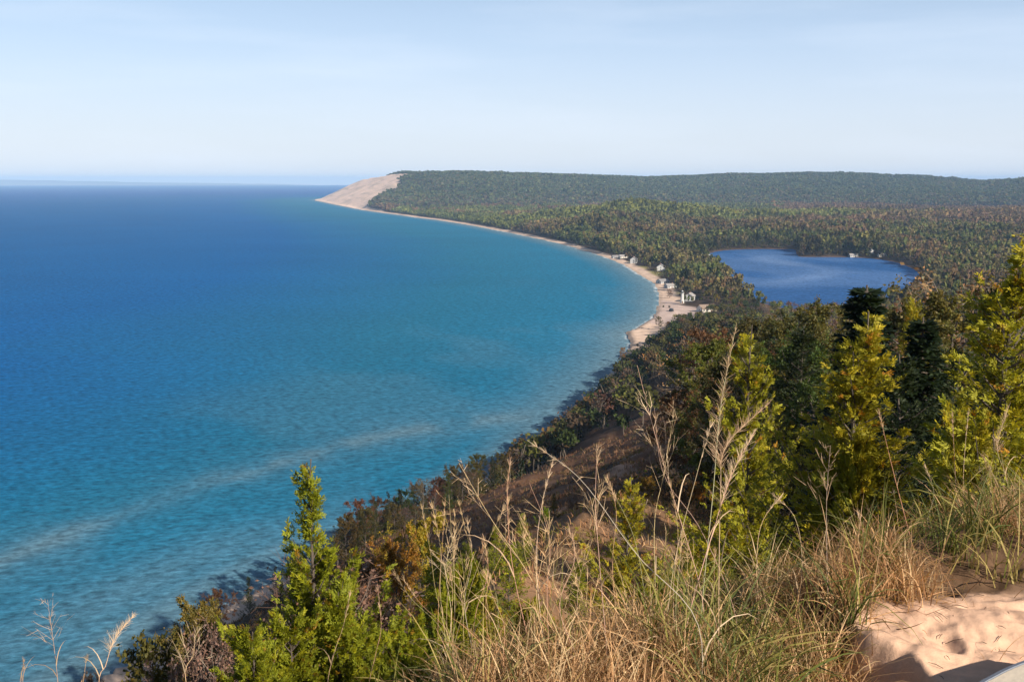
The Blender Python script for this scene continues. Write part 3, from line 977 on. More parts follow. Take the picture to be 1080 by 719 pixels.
def wedge(rng, r0, r1, dens, t0=-16, t1=33):
    a0, a1 = math.radians(t0), math.radians(t1)
    n = int((a1 - a0) / 2 * (r1 * r1 - r0 * r0) * dens)
    r = np.sqrt(rng.uniform(r0 * r0, r1 * r1, n))
    th = rng.uniform(a0, a1, n)
    return r * np.sin(th), r * np.cos(th)


HOUSE_SPOTS = []     # filled with (x, y, radius) below: clearings where no tree grows
for (u, v, rad) in ((719, 313, 11), (727, 312, 13), (745, 322, 14), (697, 281, 14), (668.5, 273, 13), (657.5, 269, 12), (649, 268.5, 10), (699, 293, 13), (707, 298, 11),
                    (900, 271.5, 13), (918, 271.2, 13), (930, 272.5, 12), (745, 270.6, 12), (736, 268.6, 10), (683, 266, 10), (737, 281, 8)):
    c = at(u, v, 4)
    HOUSE_SPOTS.append((c[0], c[1], rad))
_hc = atd(617, 247, 2020)
HOUSE_SPOTS.append((_hc[0], _hc[1], 14))


def open_ok(x, y):
    sd, ls = shore_sd(x, y), lake_sd(x, y)
    ok = (sd > beach_w(x, y) * 1.05) & (ls > 5)
    lawn, lot = clear_zone(x, y)
    ok &= (lawn < 0.3) & (lot < 0.3)
    for hx, hy, rad in HOUSE_SPOTS:
        k = math.hypot(hx, hy)
        # nothing on the house plot; a short open yard toward the lake side
        ok &= ~((np.abs(x - hx) < rad) & (y > hy - rad * (3.4 if rad > 9 and hx < 300 else 2.5)) & (y < hy + rad * 0.6))
    return ok, sd, ls


rg = np.random.RandomState(11)
# --- hills: the long ridge
x, y = wedge(rg, 3750, 6050, 1 / 80.0, -13, 40)
z = ground(x, y)
ok, sd, ls = open_ok(x, y)
ok &= ~is_dune(x, y, z) & (z > 16)
x, y, z = x[ok], y[ok], z[ok]
pn = fbm(x / 300, y / 500, 201)
pr = np.stack([0.9 + 0 * x, 1.3 + 0 * x, 0.7 + 0 * x, 0.25 + 0 * x, 0.06 + 0.22 * sstep(.5, .7, pn), 0.10 + 0.35 * sstep(.5, .7, pn), 0.25 + 0.4 * sstep(0.4, .7, fbm(x / 150, y / 300, 203)), 0.08 + 0 * x], 1)
low = (1 - sstep(25, 60, z))[:, None]
pr = pr * (1 - low) + low * np.array([[0.5, 0.7, .6, .2, .4, 0.9, 1.0, .12]])
k, c = pick(rg, x, y, pr)
kind = np.where(k == 0, 1, np.where(k == 6, 2, 0))
c = 0.45 * c + 0.55 * np.array((0.062, 0.082, 0.046)) * (0.7 + 0.6 * fbm(x / 60, y / 200, 205)[:, None])
wood('hill_woods', x, y, rg.uniform(9, 19, len(x)) * (0.7 + 0.6 * fbm(x / 60, y / 120, 233, 2)), kind, c, 7, 'dense blue-green and rusty woods covering the whole far ridge', width=0.95)
# --- lowland woods beyond
x, y = wedge(rg, 2300, 4300, 1 / 62.0, -10, 40)
z = ground(x, y)
ok, sd, ls = open_ok(x, y)
ok &= ~is_dune(x, y, z) & (z <= 16.5) | (ok & (y < 3750))
x, y, sd = x[ok], y[ok], sd[ok]


def low_prob(x, y, sd):
    n1, n2 = fbm(x / 170, y / 330, 211, 3), fbm(x / 80, y / 170, 213, 3)
    t = x / y
    hump = np.zeros_like(x)
    for hx, hy, a, s in HUMPS[:3]:
        hump = np.maximum(hump, np.exp(-((x - hx) ** 2 + (y - hy) ** 2) / (s * s)))
    aut = np.clip(sstep(0.12, 0.34, t) * 0.55 + sstep(.46, .62, n1) * 0.65 - hump * 0.75, 0.04, 1.2)
    gr_ = 1.25 - 0.75 * np.clip(aut, 0, 1)
    return np.stack([0.45 * gr_ + 0.9 * sstep(.55, .68, n2) + 0.7 * (sd < 110), 1.0 * gr_, 0.9 + 0 * x, 0.55 * gr_ + hump * 0.6, 0.7 * aut, 1.0 * aut, 0.8 * aut, 0.22 + 0 * x], 1)


k, c = pick(rg, x, y, low_prob(x, y, sd))
kind = np.where(k == 0, 1, np.where(k == 6, 2, 0))
pm = np.where((low_prob(x, y, sd)[:, 5] > 0.42)[:, None], np.array((0.145, 0.082, 0.052)), np.array((0.088, 0.104, 0.030)))
hmp = np.exp(-((x - 330) ** 2 + (y - 2620) ** 2) / 330.0 ** 2) + np.exp(-((x - 890) ** 2 + (y - 2850) ** 2) / 260.0 ** 2)
pm = pm * (1 - hmp[:, None].clip(0, 1)) + np.array((0.135, 0.140, 0.034)) * hmp[:, None].clip(0, 1)
c = (0.33 * c + 0.67 * pm) * (0.45 + 0.75 * fbm(x / 50, y / 120, 206, 2)[:, None] + 0.45 * fbm(x / 160, y / 380, 209, 2)[:, None])
wood('lowland_woods', x, y, rg.uniform(7, 19, len(x)) * (0.55 + 0.9 * fbm(x / 45, y / 90, 231, 2)), kind, c, 9, 'mixed green and rust autumn woods on the lowland below the far ridge', width=0.78)
# --- village and lake-side woods
x, y = wedge(rg, 930, 2300, 1 / 36.0, -4, 40)
ok, sd, ls = open_ok(x, y)
x, y, sd, ls = x[ok], y[ok], sd[ok], ls[ok]
k, c = pick(rg, x, y, low_prob(x, y, sd))
kind = np.where(k == 0, 1, np.where(k == 6, 2, 0))
pm = np.where((fbm(x / 110, y / 170, 207, 3) > 0.5)[:, None], np.array((0.125, 0.086, 0.046)), np.array((0.082, 0.094, 0.030)))
c = (0.45 * c + 0.55 * pm) * (0.40 + 0.7 * fbm(x / 35, y / 60, 208, 2)[:, None] + 0.5 * fbm(x / 110, y / 220, 210, 2)[:, None])
shore_t = (ls < 30) & (y > 1400)
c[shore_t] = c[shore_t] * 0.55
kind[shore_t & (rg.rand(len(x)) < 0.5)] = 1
h = rg.uniform(6, 18, len(x)) * (0.55 + 0.9 * fbm(x / 30, y / 45, 232, 2)) * np.interp(y, [1300, 1550], [1, 1.35]) * np.where((x < at(720, 300, 0)[0]) & (y < 1400), 0.7, 1)
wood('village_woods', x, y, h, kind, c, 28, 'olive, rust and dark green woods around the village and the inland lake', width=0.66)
# --- back of the bluff, too many to count
x, y = wedge(rg, 300, 930, 1 / 46.0, -8, 40)
ok, sd, ls = open_ok(x, y)
tq = (x - np.interp(y, XSY, XSX)) / np.maximum(np.interp(y, XCY, XCX) - np.interp(y, XSY, XSX), 5)
opn = (tq > 0.40) & (tq < 0.9) & (y < 480)
ok &= (~opn) | (rg.rand(len(x)) < 0.10)
x, y, sd, tq = x[ok], y[ok], sd[ok], tq[ok]
n1 = fbm(x / 60, y / 90, 221)
low_s = (sd < 90).astype(float)
pr = np.stack([0.35 + 0.8 * low_s + 0.5 * sstep(.55, .7, n1), 0.5 + 0.6 * low_s, 1.2 + 0 * x, 0.3 + 0 * x, 0.35 + 0.6 * sstep(.5, .7, n1), 1.0 - 0.5 * low_s, 0.9 - 0.3 * low_s, 0.12 + 0 * x], 1)
k, c = pick(rg, x, y, pr)
kind = np.where(k == 0, 1, np.where((k == 6) | ((k == 5) & (rg.rand(len(x)) < .5)), 2, 0))
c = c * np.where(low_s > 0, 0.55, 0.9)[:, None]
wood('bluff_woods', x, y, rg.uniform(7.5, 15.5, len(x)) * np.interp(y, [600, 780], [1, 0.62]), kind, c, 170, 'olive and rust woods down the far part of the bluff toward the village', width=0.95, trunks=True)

# ------------------------------------------------------------------ countable trees of the near bluff
rt = np.random.RandomState(23)
x, y = wedge(rt, 32, 300, 1 / 14.0, -40, 34)
ok, sd, ls = open_ok(x, y)
tq = (x - np.interp(y, XSY, XSX)) / np.maximum(np.interp(y, XCY, XCX) - np.interp(y, XSY, XSX), 5)
zz_ = ground(x, y)
# keep only what the photograph can show
cx_ = x / (y * CP - (zz_ + 5 - H) * SP) * F + CX
bb = ((zz_ + 9 - H) * CP + y * SP) / (y * CP - (zz_ + 9 - H) * SP)
vv_ = CY - bb * F
ok &= (cx_ > -60) & (cx_ < 1150) & (vv_ < 735) & ~((cx_ < 360) & (tq < 0.75) & (rt.rand(len(x)) < 0.97))
cnt = {'crest': 0, 'foot': 0, 'slope': 0}
placed = []
order = np.argsort(y)
for i in order:
    if not ok[i]:
        continue
    opn_ = tq[i] >= 0.40 and y[i] < 215 and cx_[i] < 742
    if tq[i] >= 0.90 and not opn_:
        zn, mind, h = 'crest', 3.6, rt.uniform(8, 13.5)
        if y[i] < 60:
            h *= 0.75
        kd = rt.choice(['leafy', 'bare', 'midcedar'], p=[0.60, 0.26, 0.14] if y[i] > 62 else [0.3, 0.1, 0.6])
    elif tq[i] < 0.40 and sd[i] > 11:
        zn, mind, h = 'foot', 3.2, rt.uniform(7, 14)
        kd = rt.choice(['leafy', 'bare', 'midcedar'], p=[0.42, 0.18, 0.40])
    elif tq[i] >= 0.40:
        zn, mind, h = 'slope', 3.4, rt.uniform(0.7, 2.0)
        kd = rt.choice(['shrub', 'brush', 'bushy'], p=[0.45, 0.3, 0.25])
        if rt.rand() > 0.8:
            continue
    else:
        continue
    if zn == 'crest' and any(-5 < x[i] - 0.68 * q < 6.5 and 35 < y[i] + 0.73 * q < 62 for q in (2, 5, 8, 11, 14, 17)):
        continue
    lim = {'crest': 170, 'foot': 150, 'slope': 120}[zn]
    if cnt[zn] >= lim:
        continue
    if any((x[i] - a) ** 2 + (y[i] - b) ** 2 < mind * mind for a, b in placed):
        continue
    placed.append((x[i], y[i]))
    cnt[zn] += 1
    if kd == 'leafy':
        cw, c = [('olive', C_OLIVE), ('olive', C_OLIVE), ('green', C_GREEN), ('rust brown', C_RUST), ('olive', C_OLIVE), ('tan', C_TAN)][rt.randint(6)]
    elif kd in ('bare', 'brush'):
        cw, c = [('tan', C_TAN), ('reddish', C_RUST), ('grey brown', (0.13, 0.09, 0.065))][rt.randint(3)]
    elif kd == 'midcedar':
        cw, c = [('green', C_GREEN), ('olive green', (0.09, 0.11, 0.016)), ('very dark', C_DARK)][2 if zn == 'crest' and y[i] < 62 else rt.randint(3)]  # near crest cedars all take the darkest colour, standing in for shade
    elif kd == 'bushy':
        cw, c = [('yellow green', C_CEDAR), ('olive', C_OLIVE)][rt.randint(2)]
    else:
        cw, c = [('russet', C_RUST), ('olive', C_OLIVE), ('orange', C_ORANGE), ('russet', C_RUST)][rt.randint(4)]
    c = tuple(q * rt.uniform(0.8, 1.2) for q in c)
    u_ = cx_[i]
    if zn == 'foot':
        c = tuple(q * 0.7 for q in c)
    far = y[i] > 130
    if zn == 'crest':
        wh = ('at the head of the brown slope' if u_ < 770 else 'behind the slim cedar' if u_ < 845 else 'behind the big yellow green cedar' if u_ < 925 else
              'around the black green spruce' if u_ < 1000 else 'behind the tall right cedar')
        wh += ' farther along' if far else ' near the hollow'
    elif zn == 'foot':
        wh = ('above the beach beyond the lone spire' if u_ < 400 else 'at the bluff foot behind the orange tree' if u_ < 480 else
              'at the bluff foot beside the shaded water' if u_ < 560 else 'at the bluff foot toward the sand point')
        wh += ' by the water' if sd[i] < 30 else ' higher up'
    else:
        wh = ('left of the lone spur cedar' if u_ < 520 else 'on the spur behind the forked weed' if u_ < 600 else 'on the brown slope below the sandy scar' if u_ < 680 else 'on the brown slope beside the sandy scar')
        wh += ' high up' if tq[i] > 0.7 else ' low down'
    kw = {'leafy': 'leafy tree', 'bare': 'nearly leafless tree', 'midcedar': 'cedar', 'shrub': 'low shrub', 'brush': 'low tangle of twigs', 'bushy': 'small cedar'}[kd]
    lb = '%s %s %s' % (cw, kw, wh.replace(',', ''))
    gp = '%s, %s' % ({'leafy': 'leafy trees', 'bare': 'bare trees', 'midcedar': 'cedars', 'shrub': 'shrubs', 'brush': 'twig tangles', 'bushy': 'small cedars'}[kd], cw + ' ' + wh)
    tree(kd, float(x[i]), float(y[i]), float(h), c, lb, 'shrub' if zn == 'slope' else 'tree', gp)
print('COUNTS', cnt, 'far', max([q[1] for q in placed]))

# ------------------------------------------------------------------ hero trees near the overlook
px_tree('spire', 318, 476, 10.5, (0.21, 0.23, 0.014), 'thin bright green cedar spire standing alone against the turquoise water', vi=0, rot=0.6, wide=0.85)
px_tree('bushy', 352, 598, 9.8, C_CEDAR, 'broad bright green cedar bush at the right foot of the lone spire', cat='shrub', vi=0, wide=0.9)
px_tree('bushy', 262, 640, 9.0, C_CEDAR, 'bright green cedar bush at the left foot of the lone spire', cat='shrub', vi=1, wide=0.85)
px_tree('bushy', 305, 625, 9.6, C_CEDAR, 'dense cedar bush wrapped round the base of the lone spire', cat='shrub', vi=2, wide=0.9)
px_tree('bushy', 434, 632, 6.6, (0.22, 0.245, 0.016), 'small bright green cedar with loose tufts at the bottom of the slope grass', cat='shrub', vi=1, rot=2.0, wide=0.75)
px_tree('bushy', 522, 640, 7.2, C_YCEDAR, 'small yellowish cedar half hidden behind the dry grass stalks', cat='shrub', vi=2, wide=0.8)
px_tree('cedar', 650, 500, 11.5, C_YCEDAR, 'yellow green cedar behind the tall pale grass stalks at the middle', vi=1, wide=1.0)
px_tree('bushy', 492, 575, 9.6, C_CEDAR, 'narrow green cedar behind the forked dry weed', cat='shrub', vi=0, wide=0.6)
px_tree('leafy', 415, 556, 25, C_ORANGE, 'orange topped tree left of the green and gold pair on the slope', vi=0, wide=0.8)
px_tree('leafy', 441, 542, 27, C_GOLD, 'gold and green tree in the middle of the slope clump', vi=1, wide=0.75)
px_tree('midcedar', 466, 560, 24, C_CEDAR, 'green cedar closing the right side of the orange slope clump', vi=0)
px_tree('leafy', 385, 580, 26, C_RUST, 'rust coloured shrub tree left of the orange topped tree', vi=2, wide=0.9)
px_tree('leafy', 208, 620, 33, (0.15, 0.115, 0.025), 'olive brown shrub tree above the beach left of the lone cedar spire', vi=3, wide=0.75)
px_tree('shrub', 176, 648, 33, (0.10, 0.085, 0.02), 'small olive shrub leaning out over the beach', cat='shrub', vi=1, wide=0.7)
px_tree('brush', 236, 645, 18, (0.17, 0.10, 0.075), 'pinkish leafless brush between the beach and the lone cedar', cat='shrub', vi=0, wide=0.8)
px_tree('brush', 196, 672, 12, (0.15, 0.09, 0.07), 'grey leafless brush low on the left edge of the slope', cat='shrub', vi=1, wide=0.8)
px_tree('brush', 372, 588, 20, (0.15, 0.085, 0.06), 'reddish bare brush right of the lone cedar spire', cat='shrub', vi=0, wide=1.3)
px_tree('midcedar', 520, 552, 42, C_CEDAR, 'yellow green cedar at the left end of the spur above the water', vi=1, wide=1.3)
px_tree('midcedar', 552, 540, 46, C_CEDAR, 'yellow green cedar on the top of the brown spur', vi=2, wide=1.4)
px_tree('midcedar', 492, 568, 38, (0.10, 0.115, 0.012), 'low spreading cedar under the brown spur', vi=0, wide=1.5)
px_tree('midcedar', 585, 520, 55, C_OLIVE, 'olive cedar on the brown spur beside the dry grass', vi=1, wide=1.4)
px_tree('cedar', 800, 345, 21, (0.27, 0.26, 0.018), 'tall slim cedar left of the big yellow green cedar', vi=0, wide=0.95)
px_tree('cedar', 888, 322, 15.5, C_YCEDAR, 'big yellow green cedar with broad skirts in the middle of the dark hollow', vi=2, rot=1.0, wide=1.25)
px_tree('bushy', 922, 430, 15.0, C_YCEDAR, 'yellow cedar shoulder growing against the right side of the big cedar', cat='shrub', vi=0, wide=0.55)
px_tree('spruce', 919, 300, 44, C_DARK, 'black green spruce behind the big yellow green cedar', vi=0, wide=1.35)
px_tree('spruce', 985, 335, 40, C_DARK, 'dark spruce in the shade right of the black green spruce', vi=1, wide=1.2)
px_tree('midcedar', 966, 308, 48, C_YCEDAR, 'slim yellow cedar catching light in front of the olive crowns', vi=1, wide=0.75)
px_tree('cedar', 1076, 240, 12.5, (0.29, 0.275, 0.02), 'tall bright yellow green cedar at the right edge of the view', vi=3, rot=0.3, wide=1.25)
px_tree('bushy', 1030, 415, 11.5, C_YCEDAR, 'yellow cedar sapling under the tall cedar at the right edge', cat='shrub', vi=2, wide=0.5)
px_tree('cedar', 1120, 300, 14.0, C_CEDAR, 'green cedar partly out of view beyond the tall right cedar', vi=1, wide=1.2)
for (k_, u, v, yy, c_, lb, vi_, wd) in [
    ('midcedar', 478, 590, 31, C_CEDAR, 'yellow green cedar at the lower left corner of the brown spur', 0, 1.7),
    ('midcedar', 508, 600, 26, C_YCEDAR, 'spreading yellow cedar under the near flank of the spur', 1, 1.7),
    ('midcedar', 610, 590, 27, C_CEDAR, 'green cedar at the foot of the spur left of the middle yellow cedar', 2, 1.5),
    ('midcedar', 452, 592, 21, C_CEDAR, 'green cedar in front of the orange slope clump', 1, 1.5),
    ('bushy', 500, 612, 17, C_YCEDAR, 'yellow green bush below the spur left of the middle stalks', 0, 1.0),
    ('midcedar', 540, 572, 30, C_CEDAR, 'bright little cedar on the near flank of the spur', 2, 1.6),
    ('bushy', 470, 640, 10.5, C_CEDAR, 'green bush close behind the small bright cedar', 1, 0.8),
    ('bushy', 398, 640, 13, C_CEDAR, 'green bush between the lone spire and the small bright cedar', 2, 0.9),
    ('bushy', 566, 620, 11, C_YCEDAR, 'yellow bush tangled with dry grass at the middle of the brow', 0, 0.9),
    ('bushy', 596, 655, 7.5, C_YCEDAR, 'low yellow bush just below the brow among the straw', 2, 1.0),
    ('bushy', 690, 590, 9.5, C_CEDAR, 'low green bush right of the middle yellow cedar', 1, 1.0),
    ('bushy', 772, 600, 8.5, (0.15, 0.16, 0.016), 'low dull green bush in the dark gap before the slim cedar', 0, 1.1),
    ('leafy', 1003, 283, 62, C_OLIVE, 'large rounded olive crown just left of the tall right cedar', 0, 1.15),
    ('bare', 1030, 268, 75, C_TAN, 'tall bare tan tree behind the tall right cedar', 0, 1.3),
    ('bare', 985, 292, 85, C_RUST, 'bare rusty tree above the right end of the inland lake', 1, 1.3),
    ('leafy', 950, 315, 66, (0.08, 0.07, 0.018), 'olive crown right of the black green spruce', 1, 1.1),
    ('leafy', 868, 312, 95, C_OLIVE, 'olive crown standing against the near shore of the inland lake', 2, 1.1),
    ('leafy', 832, 318, 105, (0.085, 0.08, 0.02), 'wide olive crown left of the inland lake shore crown', 3, 1.2),
    ('leafy', 792, 322, 115, (0.08, 0.07, 0.02), 'olive brown crown below the left end of the inland lake', 0, 1.2),
    ('leafy', 758, 345, 125, C_RUST, 'rusty crown at the left end of the crest trees below the village', 1, 1.2),
    ('bare', 735, 352, 150, C_TAN, 'pale trunked bare tree below the village lot', 2, 1.3),
    ('midcedar', 848, 340, 58, (0.022, 0.034, 0.011), 'cedar coloured dark for shade directly behind the big cedar on its left', 2, 1.5),  # this and the dark midcedars below carry the hollow's shade in their colour
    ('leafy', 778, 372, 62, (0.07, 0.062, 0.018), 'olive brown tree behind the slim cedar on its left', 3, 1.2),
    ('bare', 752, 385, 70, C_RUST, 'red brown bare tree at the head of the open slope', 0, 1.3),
    ('midcedar', 1045, 300, 45, (0.022, 0.034, 0.011), 'cedar coloured dark for shade behind the tall right cedar', 1, 1.5),
    ('midcedar', 925, 352, 52, (0.022, 0.034, 0.011), 'cedar coloured dark for shade in the hollow right of the big cedar', 0, 1.5),
    ('midcedar', 965, 372, 34, (0.022, 0.034, 0.011), 'cedar coloured dark for shade deep in the hollow', 2, 1.5),
    ('midcedar', 1015, 365, 30, (0.022, 0.034, 0.011), 'cedar coloured dark for shade left of the tall right cedar trunk', 0, 1.5),
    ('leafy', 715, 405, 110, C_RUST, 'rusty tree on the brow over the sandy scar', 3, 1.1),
    ('midcedar', 830, 400, 62, (0.022, 0.034, 0.011), 'cedar coloured dark for shade filling the gap between the two big cedars', 1, 1.5),
]:
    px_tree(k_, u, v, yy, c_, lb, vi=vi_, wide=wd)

# ------------------------------------------------------------------ grasses
def blades(rng, base, az, L, phi0, phi1, w, col, segs=5):
    n = len(base)
    hd = np.stack([np.cos(az), np.sin(az), np.zeros(n)], -1)
    sd_v = np.stack([-np.sin(az), np.cos(az), np.zeros(n)], -1)
    yaw = rng.uniform(-1.2, 1.2, n)[:, None]
    p = base.copy()
    kseg = rng.randint(1, segs, n)
    kink = np.where(rng.rand(n) < 0.22, rng.uniform(0.5, 1.3, n), 0.0)
    P, Sd = [p], []
    for i in range(segs):
        s = (i + 0.5) / segs
        ph = phi0 + phi1 * s ** 1.3 + kink * (i >= kseg)
        d = hd * np.sin(ph)[:, None] + np.array([0, 0, 1.0]) * np.cos(ph)[:, None]
        p = p + d * (L / segs)[:, None]
        P.append(p)
        nrm = np.cross(d, sd_v)
        Sd.append(sd_v * np.cos(yaw) + nrm * np.sin(yaw))
    Sd.append(Sd[-1])
    q = []
    for i in range(segs):
        w0 = w * (1 - (i / segs)) ** 0.55
        w1 = w * (1 - ((i + 1) / segs)) ** 0.55 + 0.0003
        q.append(np.stack([P[i] - Sd[i] * w0[:, None] / 2, P[i] + Sd[i] * w0[:, None] / 2, P[i + 1] + Sd[i + 1] * w1[:, None] / 2, P[i + 1] - Sd[i + 1] * w1[:, None] / 2], 1))
    return np.concatenate(q), np.tile(col, (segs, 1))


def grass_field(name, tx, ty, per, Lr, wr, pal, label, seed, phi=(0.0, 0.45), bend=(0.2, 1.7), rad=0.06, lscale=None, wind=None, wscale=None):
    rng = np.random.RandomState(seed)
    n = len(tx) * per
    ii = np.repeat(np.arange(len(tx)), per)
    bx, by = tx[ii] + rng.normal(0, rad, n), ty[ii] + rng.normal(0, rad, n)
    bz = ground(bx, by) - 0.01
    az = rng.uniform(0, 6.283, n) if wind is None else rng.normal(wind, 1.1, n)
    L = rng.uniform(*Lr, n) * (1 if lscale is None else lscale[ii]) * rng.uniform(0.7, 1.2, len(tx))[ii]
    pal = np.array(pal)
    base_c = pal[rng.randint(0, len(pal), len(tx))][ii]
    alt = rng.rand(n) < 0.3
    base_c[alt] = pal[rng.randint(0, len(pal), alt.sum())]
    col = base_c * rng.uniform(0.7, 1.3, (n, 1))
    wv = rng.uniform(*wr, n) * (1 if wscale is None else wscale[ii])
    q, c = blades(rng, np.stack([bx, by, bz], -1), az, L, rng.uniform(*phi, n), rng.uniform(*bend, n), wv, col)
    print(name, len(q))
    return tag(link(name, mesh_quads(name, q, c), M_GRASS), label, 'grass', kind='stuff')


DRY = [(0.44, 0.255, 0.12), (0.50, 0.315, 0.165), (0.35, 0.185, 0.085), (0.53, 0.38, 0.215), (0.24, 0.13, 0.062)]
GRN = [(0.13, 0.135, 0.025), (0.10, 0.115, 0.022), (0.20, 0.18, 0.045), (0.27, 0.21, 0.07), (0.08, 0.095, 0.025)]
OLV = [(0.11, 0.095, 0.03), (0.15, 0.11, 0.04), (0.20, 0.13, 0.06), (0.09, 0.085, 0.03)]
rn = np.random.RandomState(77)


def polar_pts(n, r0f, r1f, t0, t1):
    th = rn.uniform(t0, t1, n)
    rb = brink(th)
    lo, hi = r0f(rb), r1f(rb)
    r = np.sqrt(rn.uniform(0, 1, n) * (hi ** 2 - lo ** 2) + lo ** 2)
    return r * np.sin(np.radians(th)), r * np.cos(np.radians(th)), th


# dry grass on the brow
x, y, th = polar_pts(3000, lambda b: b * 0 + 1.7, lambda b: b + 1.6, -30, 40)
sw = sand_w(x, y)
k = (sw < 0.25) & (fbm(x / 0.7, y / 0.7, 301) + 0.14 * (th < 8) > 0.43) & (rn.rand(len(x)) < np.interp(th, [-30, -9, -4, 0], [0.05, 0.08, 0.5, 1]))
ls_ = np.interp(th[k], [-30, -20, -8, 5, 40], [0.45, 0.6, 0.8, 1.0, 1.0])
grass_field('dry_grass', x[k], y[k], 22, (0.10, 0.34), (0.0014, 0.0065), DRY, 'tangled tan dry grass along the brow of the overlook', 1, lscale=ls_)
k2 = k & (rn.rand(len(x)) < 0.42)
grass_field('matted_grass', x[k2], y[k2], 22, (0.08, 0.30), (0.0014, 0.0055), DRY + [(0.16, 0.085, 0.045), (0.25, 0.17, 0.10)], 'flattened matted straw under the standing dry grass', 8,
            phi=(0.75, 1.5), bend=(-0.5, 0.6), rad=0.09, lscale=np.interp(th[k2], [-30, -20, -8, 5, 40], [0.45, 0.6, 0.9, 1.0, 1.0]))
# green arching beach grass
x, y, th = polar_pts(520, lambda b: b * 0 + 1.8, lambda b: b + 0.9, -12, 36)
sw = sand_w(x, y)
gz_ = np.exp(-((th - 15.5) / 4.0) ** 2) * (np.hypot(x, y) < 3.7) + 0.55 * np.exp(-((th - 24) / 6) ** 2) * (np.hypot(x, y) > 3.6) + 0.05
k = (sw < 0.3) & (rn.rand(len(x)) < gz_)
grass_field('green_grass', x[k], y[k], 26, (0.20, 0.50), (0.0030, 0.0092), GRN, 'long arching green beach grass beside the sandy patch', 2, bend=(0.5, 2.1), rad=0.05)
# grass further down and on the right mound
x, y, th = polar_pts(3000, lambda b: b + 0.3, lambda b: b + 5, -36, 38)
k = (fbm(x / 1.6, y / 1.6, 303) + 0.12 * (th > 14) > 0.45) & (rn.rand(len(x)) < np.interp(th, [-30, -6, 0], [0.12, 0.2, 1]))
grass_field('slope_grass', x[k], y[k], 20, (0.14, 0.42), (0.003, 0.008), DRY + DRY + OLV[2:] + DRY, 'olive and tan grass on the first drop below the brow', 3, lscale=np.interp(th[k], [-36, 4, 13, 19, 38], [0.55, 0.45, 0.45, 0.7, 1.0]))
# sparse wisps on the sand
x, y, th = polar_pts(260, lambda b: b * 0 + 2.4, lambda b: b + 0.3, 16, 34)
k = (sand_w(x, y) > 0.3) & (rn.rand(len(x)) < 0.22)
grass_field('sand_wisps', x[k], y[k], 5, (0.04, 0.22), (0.0015, 0.003), DRY[:3], 'a few short dry wisps on the orange sand', 4, phi=(0.4, 1.4), rad=0.03)
# open brown slope cover
x, y = wedge(rn, 13, 330, 1 / 1.3, -42, 34)
tq = (x - np.interp(y, XSY, XSX)) / np.maximum(np.interp(y, XCY, XCX) - np.interp(y, XSY, XSX), 5)
sd = shore_sd(x, y)
k = (sd > 14) & (rn.rand(len(x)) < np.clip(75 / np.hypot(x, y), 0.2, 1)) & (fbm(x / 9, y / 9, 305) > 0.33)
x, y, tq = x[k], y[k], tq[k]
ds = np.clip(np.hypot(x, y) / 40, 0.4, 5)
for nm_, kq, pal_, lab_, sd__ in (
        ('hill_grass', np.hypot(x, y) > 85, [(0.20, 0.105, 0.06), (0.26, 0.15, 0.085), (0.16, 0.085, 0.05), (0.14, 0.115, 0.04), (0.18, 0.085, 0.05)], 'russet dry grass covering the open slope of the bluff', 5),
        ('spur_grass', np.hypot(x, y) <= 85, [(0.40, 0.22, 0.11), (0.46, 0.28, 0.14), (0.33, 0.175, 0.09), (0.24, 0.19, 0.05), (0.36, 0.18, 0.09)], 'golden tan grass over the near spur below the overlook', 6)):
    grass_field(nm_, x[kq], y[kq], 7 if sd__ == 5 else 15, (0.25, 0.6), (0.02, 0.045), pal_, lab_, sd__, rad=0.45, lscale=(0.7 + 0.30 * ds)[kq], wscale=(0.8 + 0.7 * ds)[kq])
# leafy undergrowth in the hollow and under the trees
x, y = wedge(rn, 9, 330, 1 / 0.8, -42, 36)
tq = (x - np.interp(y, XSY, XSX)) / np.maximum(np.interp(y, XCY, XCX) - np.interp(y, XSY, XSX), 5)
rr_ = np.hypot(x, y)
k = (shore_sd(x, y) > 13) & (rn.rand(len(x)) < np.clip(35 / rr_, 0.08, 1)) & ((tq > 0.86) | (tq < 0.42) | (rr_ < 45)) & ((x > -0.22 * y) | (rr_ < 16)) & ~((np.abs(x - 0.5) < 9) & (y > 32) & (y < 66)) & (fbm(x / 6, y / 6, 307) > 0.40)
x, y, rr_ = x[k], y[k], rr_[k]
per = 9
ii = np.repeat(np.arange(len(x)), per)
n = len(ii)
sc = np.clip(rr_ / 45, 0.35, 4)[ii]
c = np.stack([x[ii] + rn.normal(0, 0.4, n) * sc, y[ii] + rn.normal(0, 0.4, n) * sc, np.zeros(n)], -1)
c[:, 2] = ground(c[:, 0], c[:, 1]) + np.abs(rn.normal(0, 0.35, n)) * np.minimum(sc, 2.2)
d = rand_dirs(rn, n)
Lq = rn.uniform(0.08, 0.2, n) * sc * 1.2
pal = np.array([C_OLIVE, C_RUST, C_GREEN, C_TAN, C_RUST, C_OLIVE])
cc = pal[rn.randint(0, len(pal), len(x))][ii] * rn.uniform(0.35, 0.8, (n, 1))  # leaf colours darkened to stand for the shade of the hollow
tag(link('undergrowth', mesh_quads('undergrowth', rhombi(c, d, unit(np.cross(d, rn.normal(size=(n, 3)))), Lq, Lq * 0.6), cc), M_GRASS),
    'low brown and olive undergrowth between the trees of the bluff', 'undergrowth', kind='stuff')


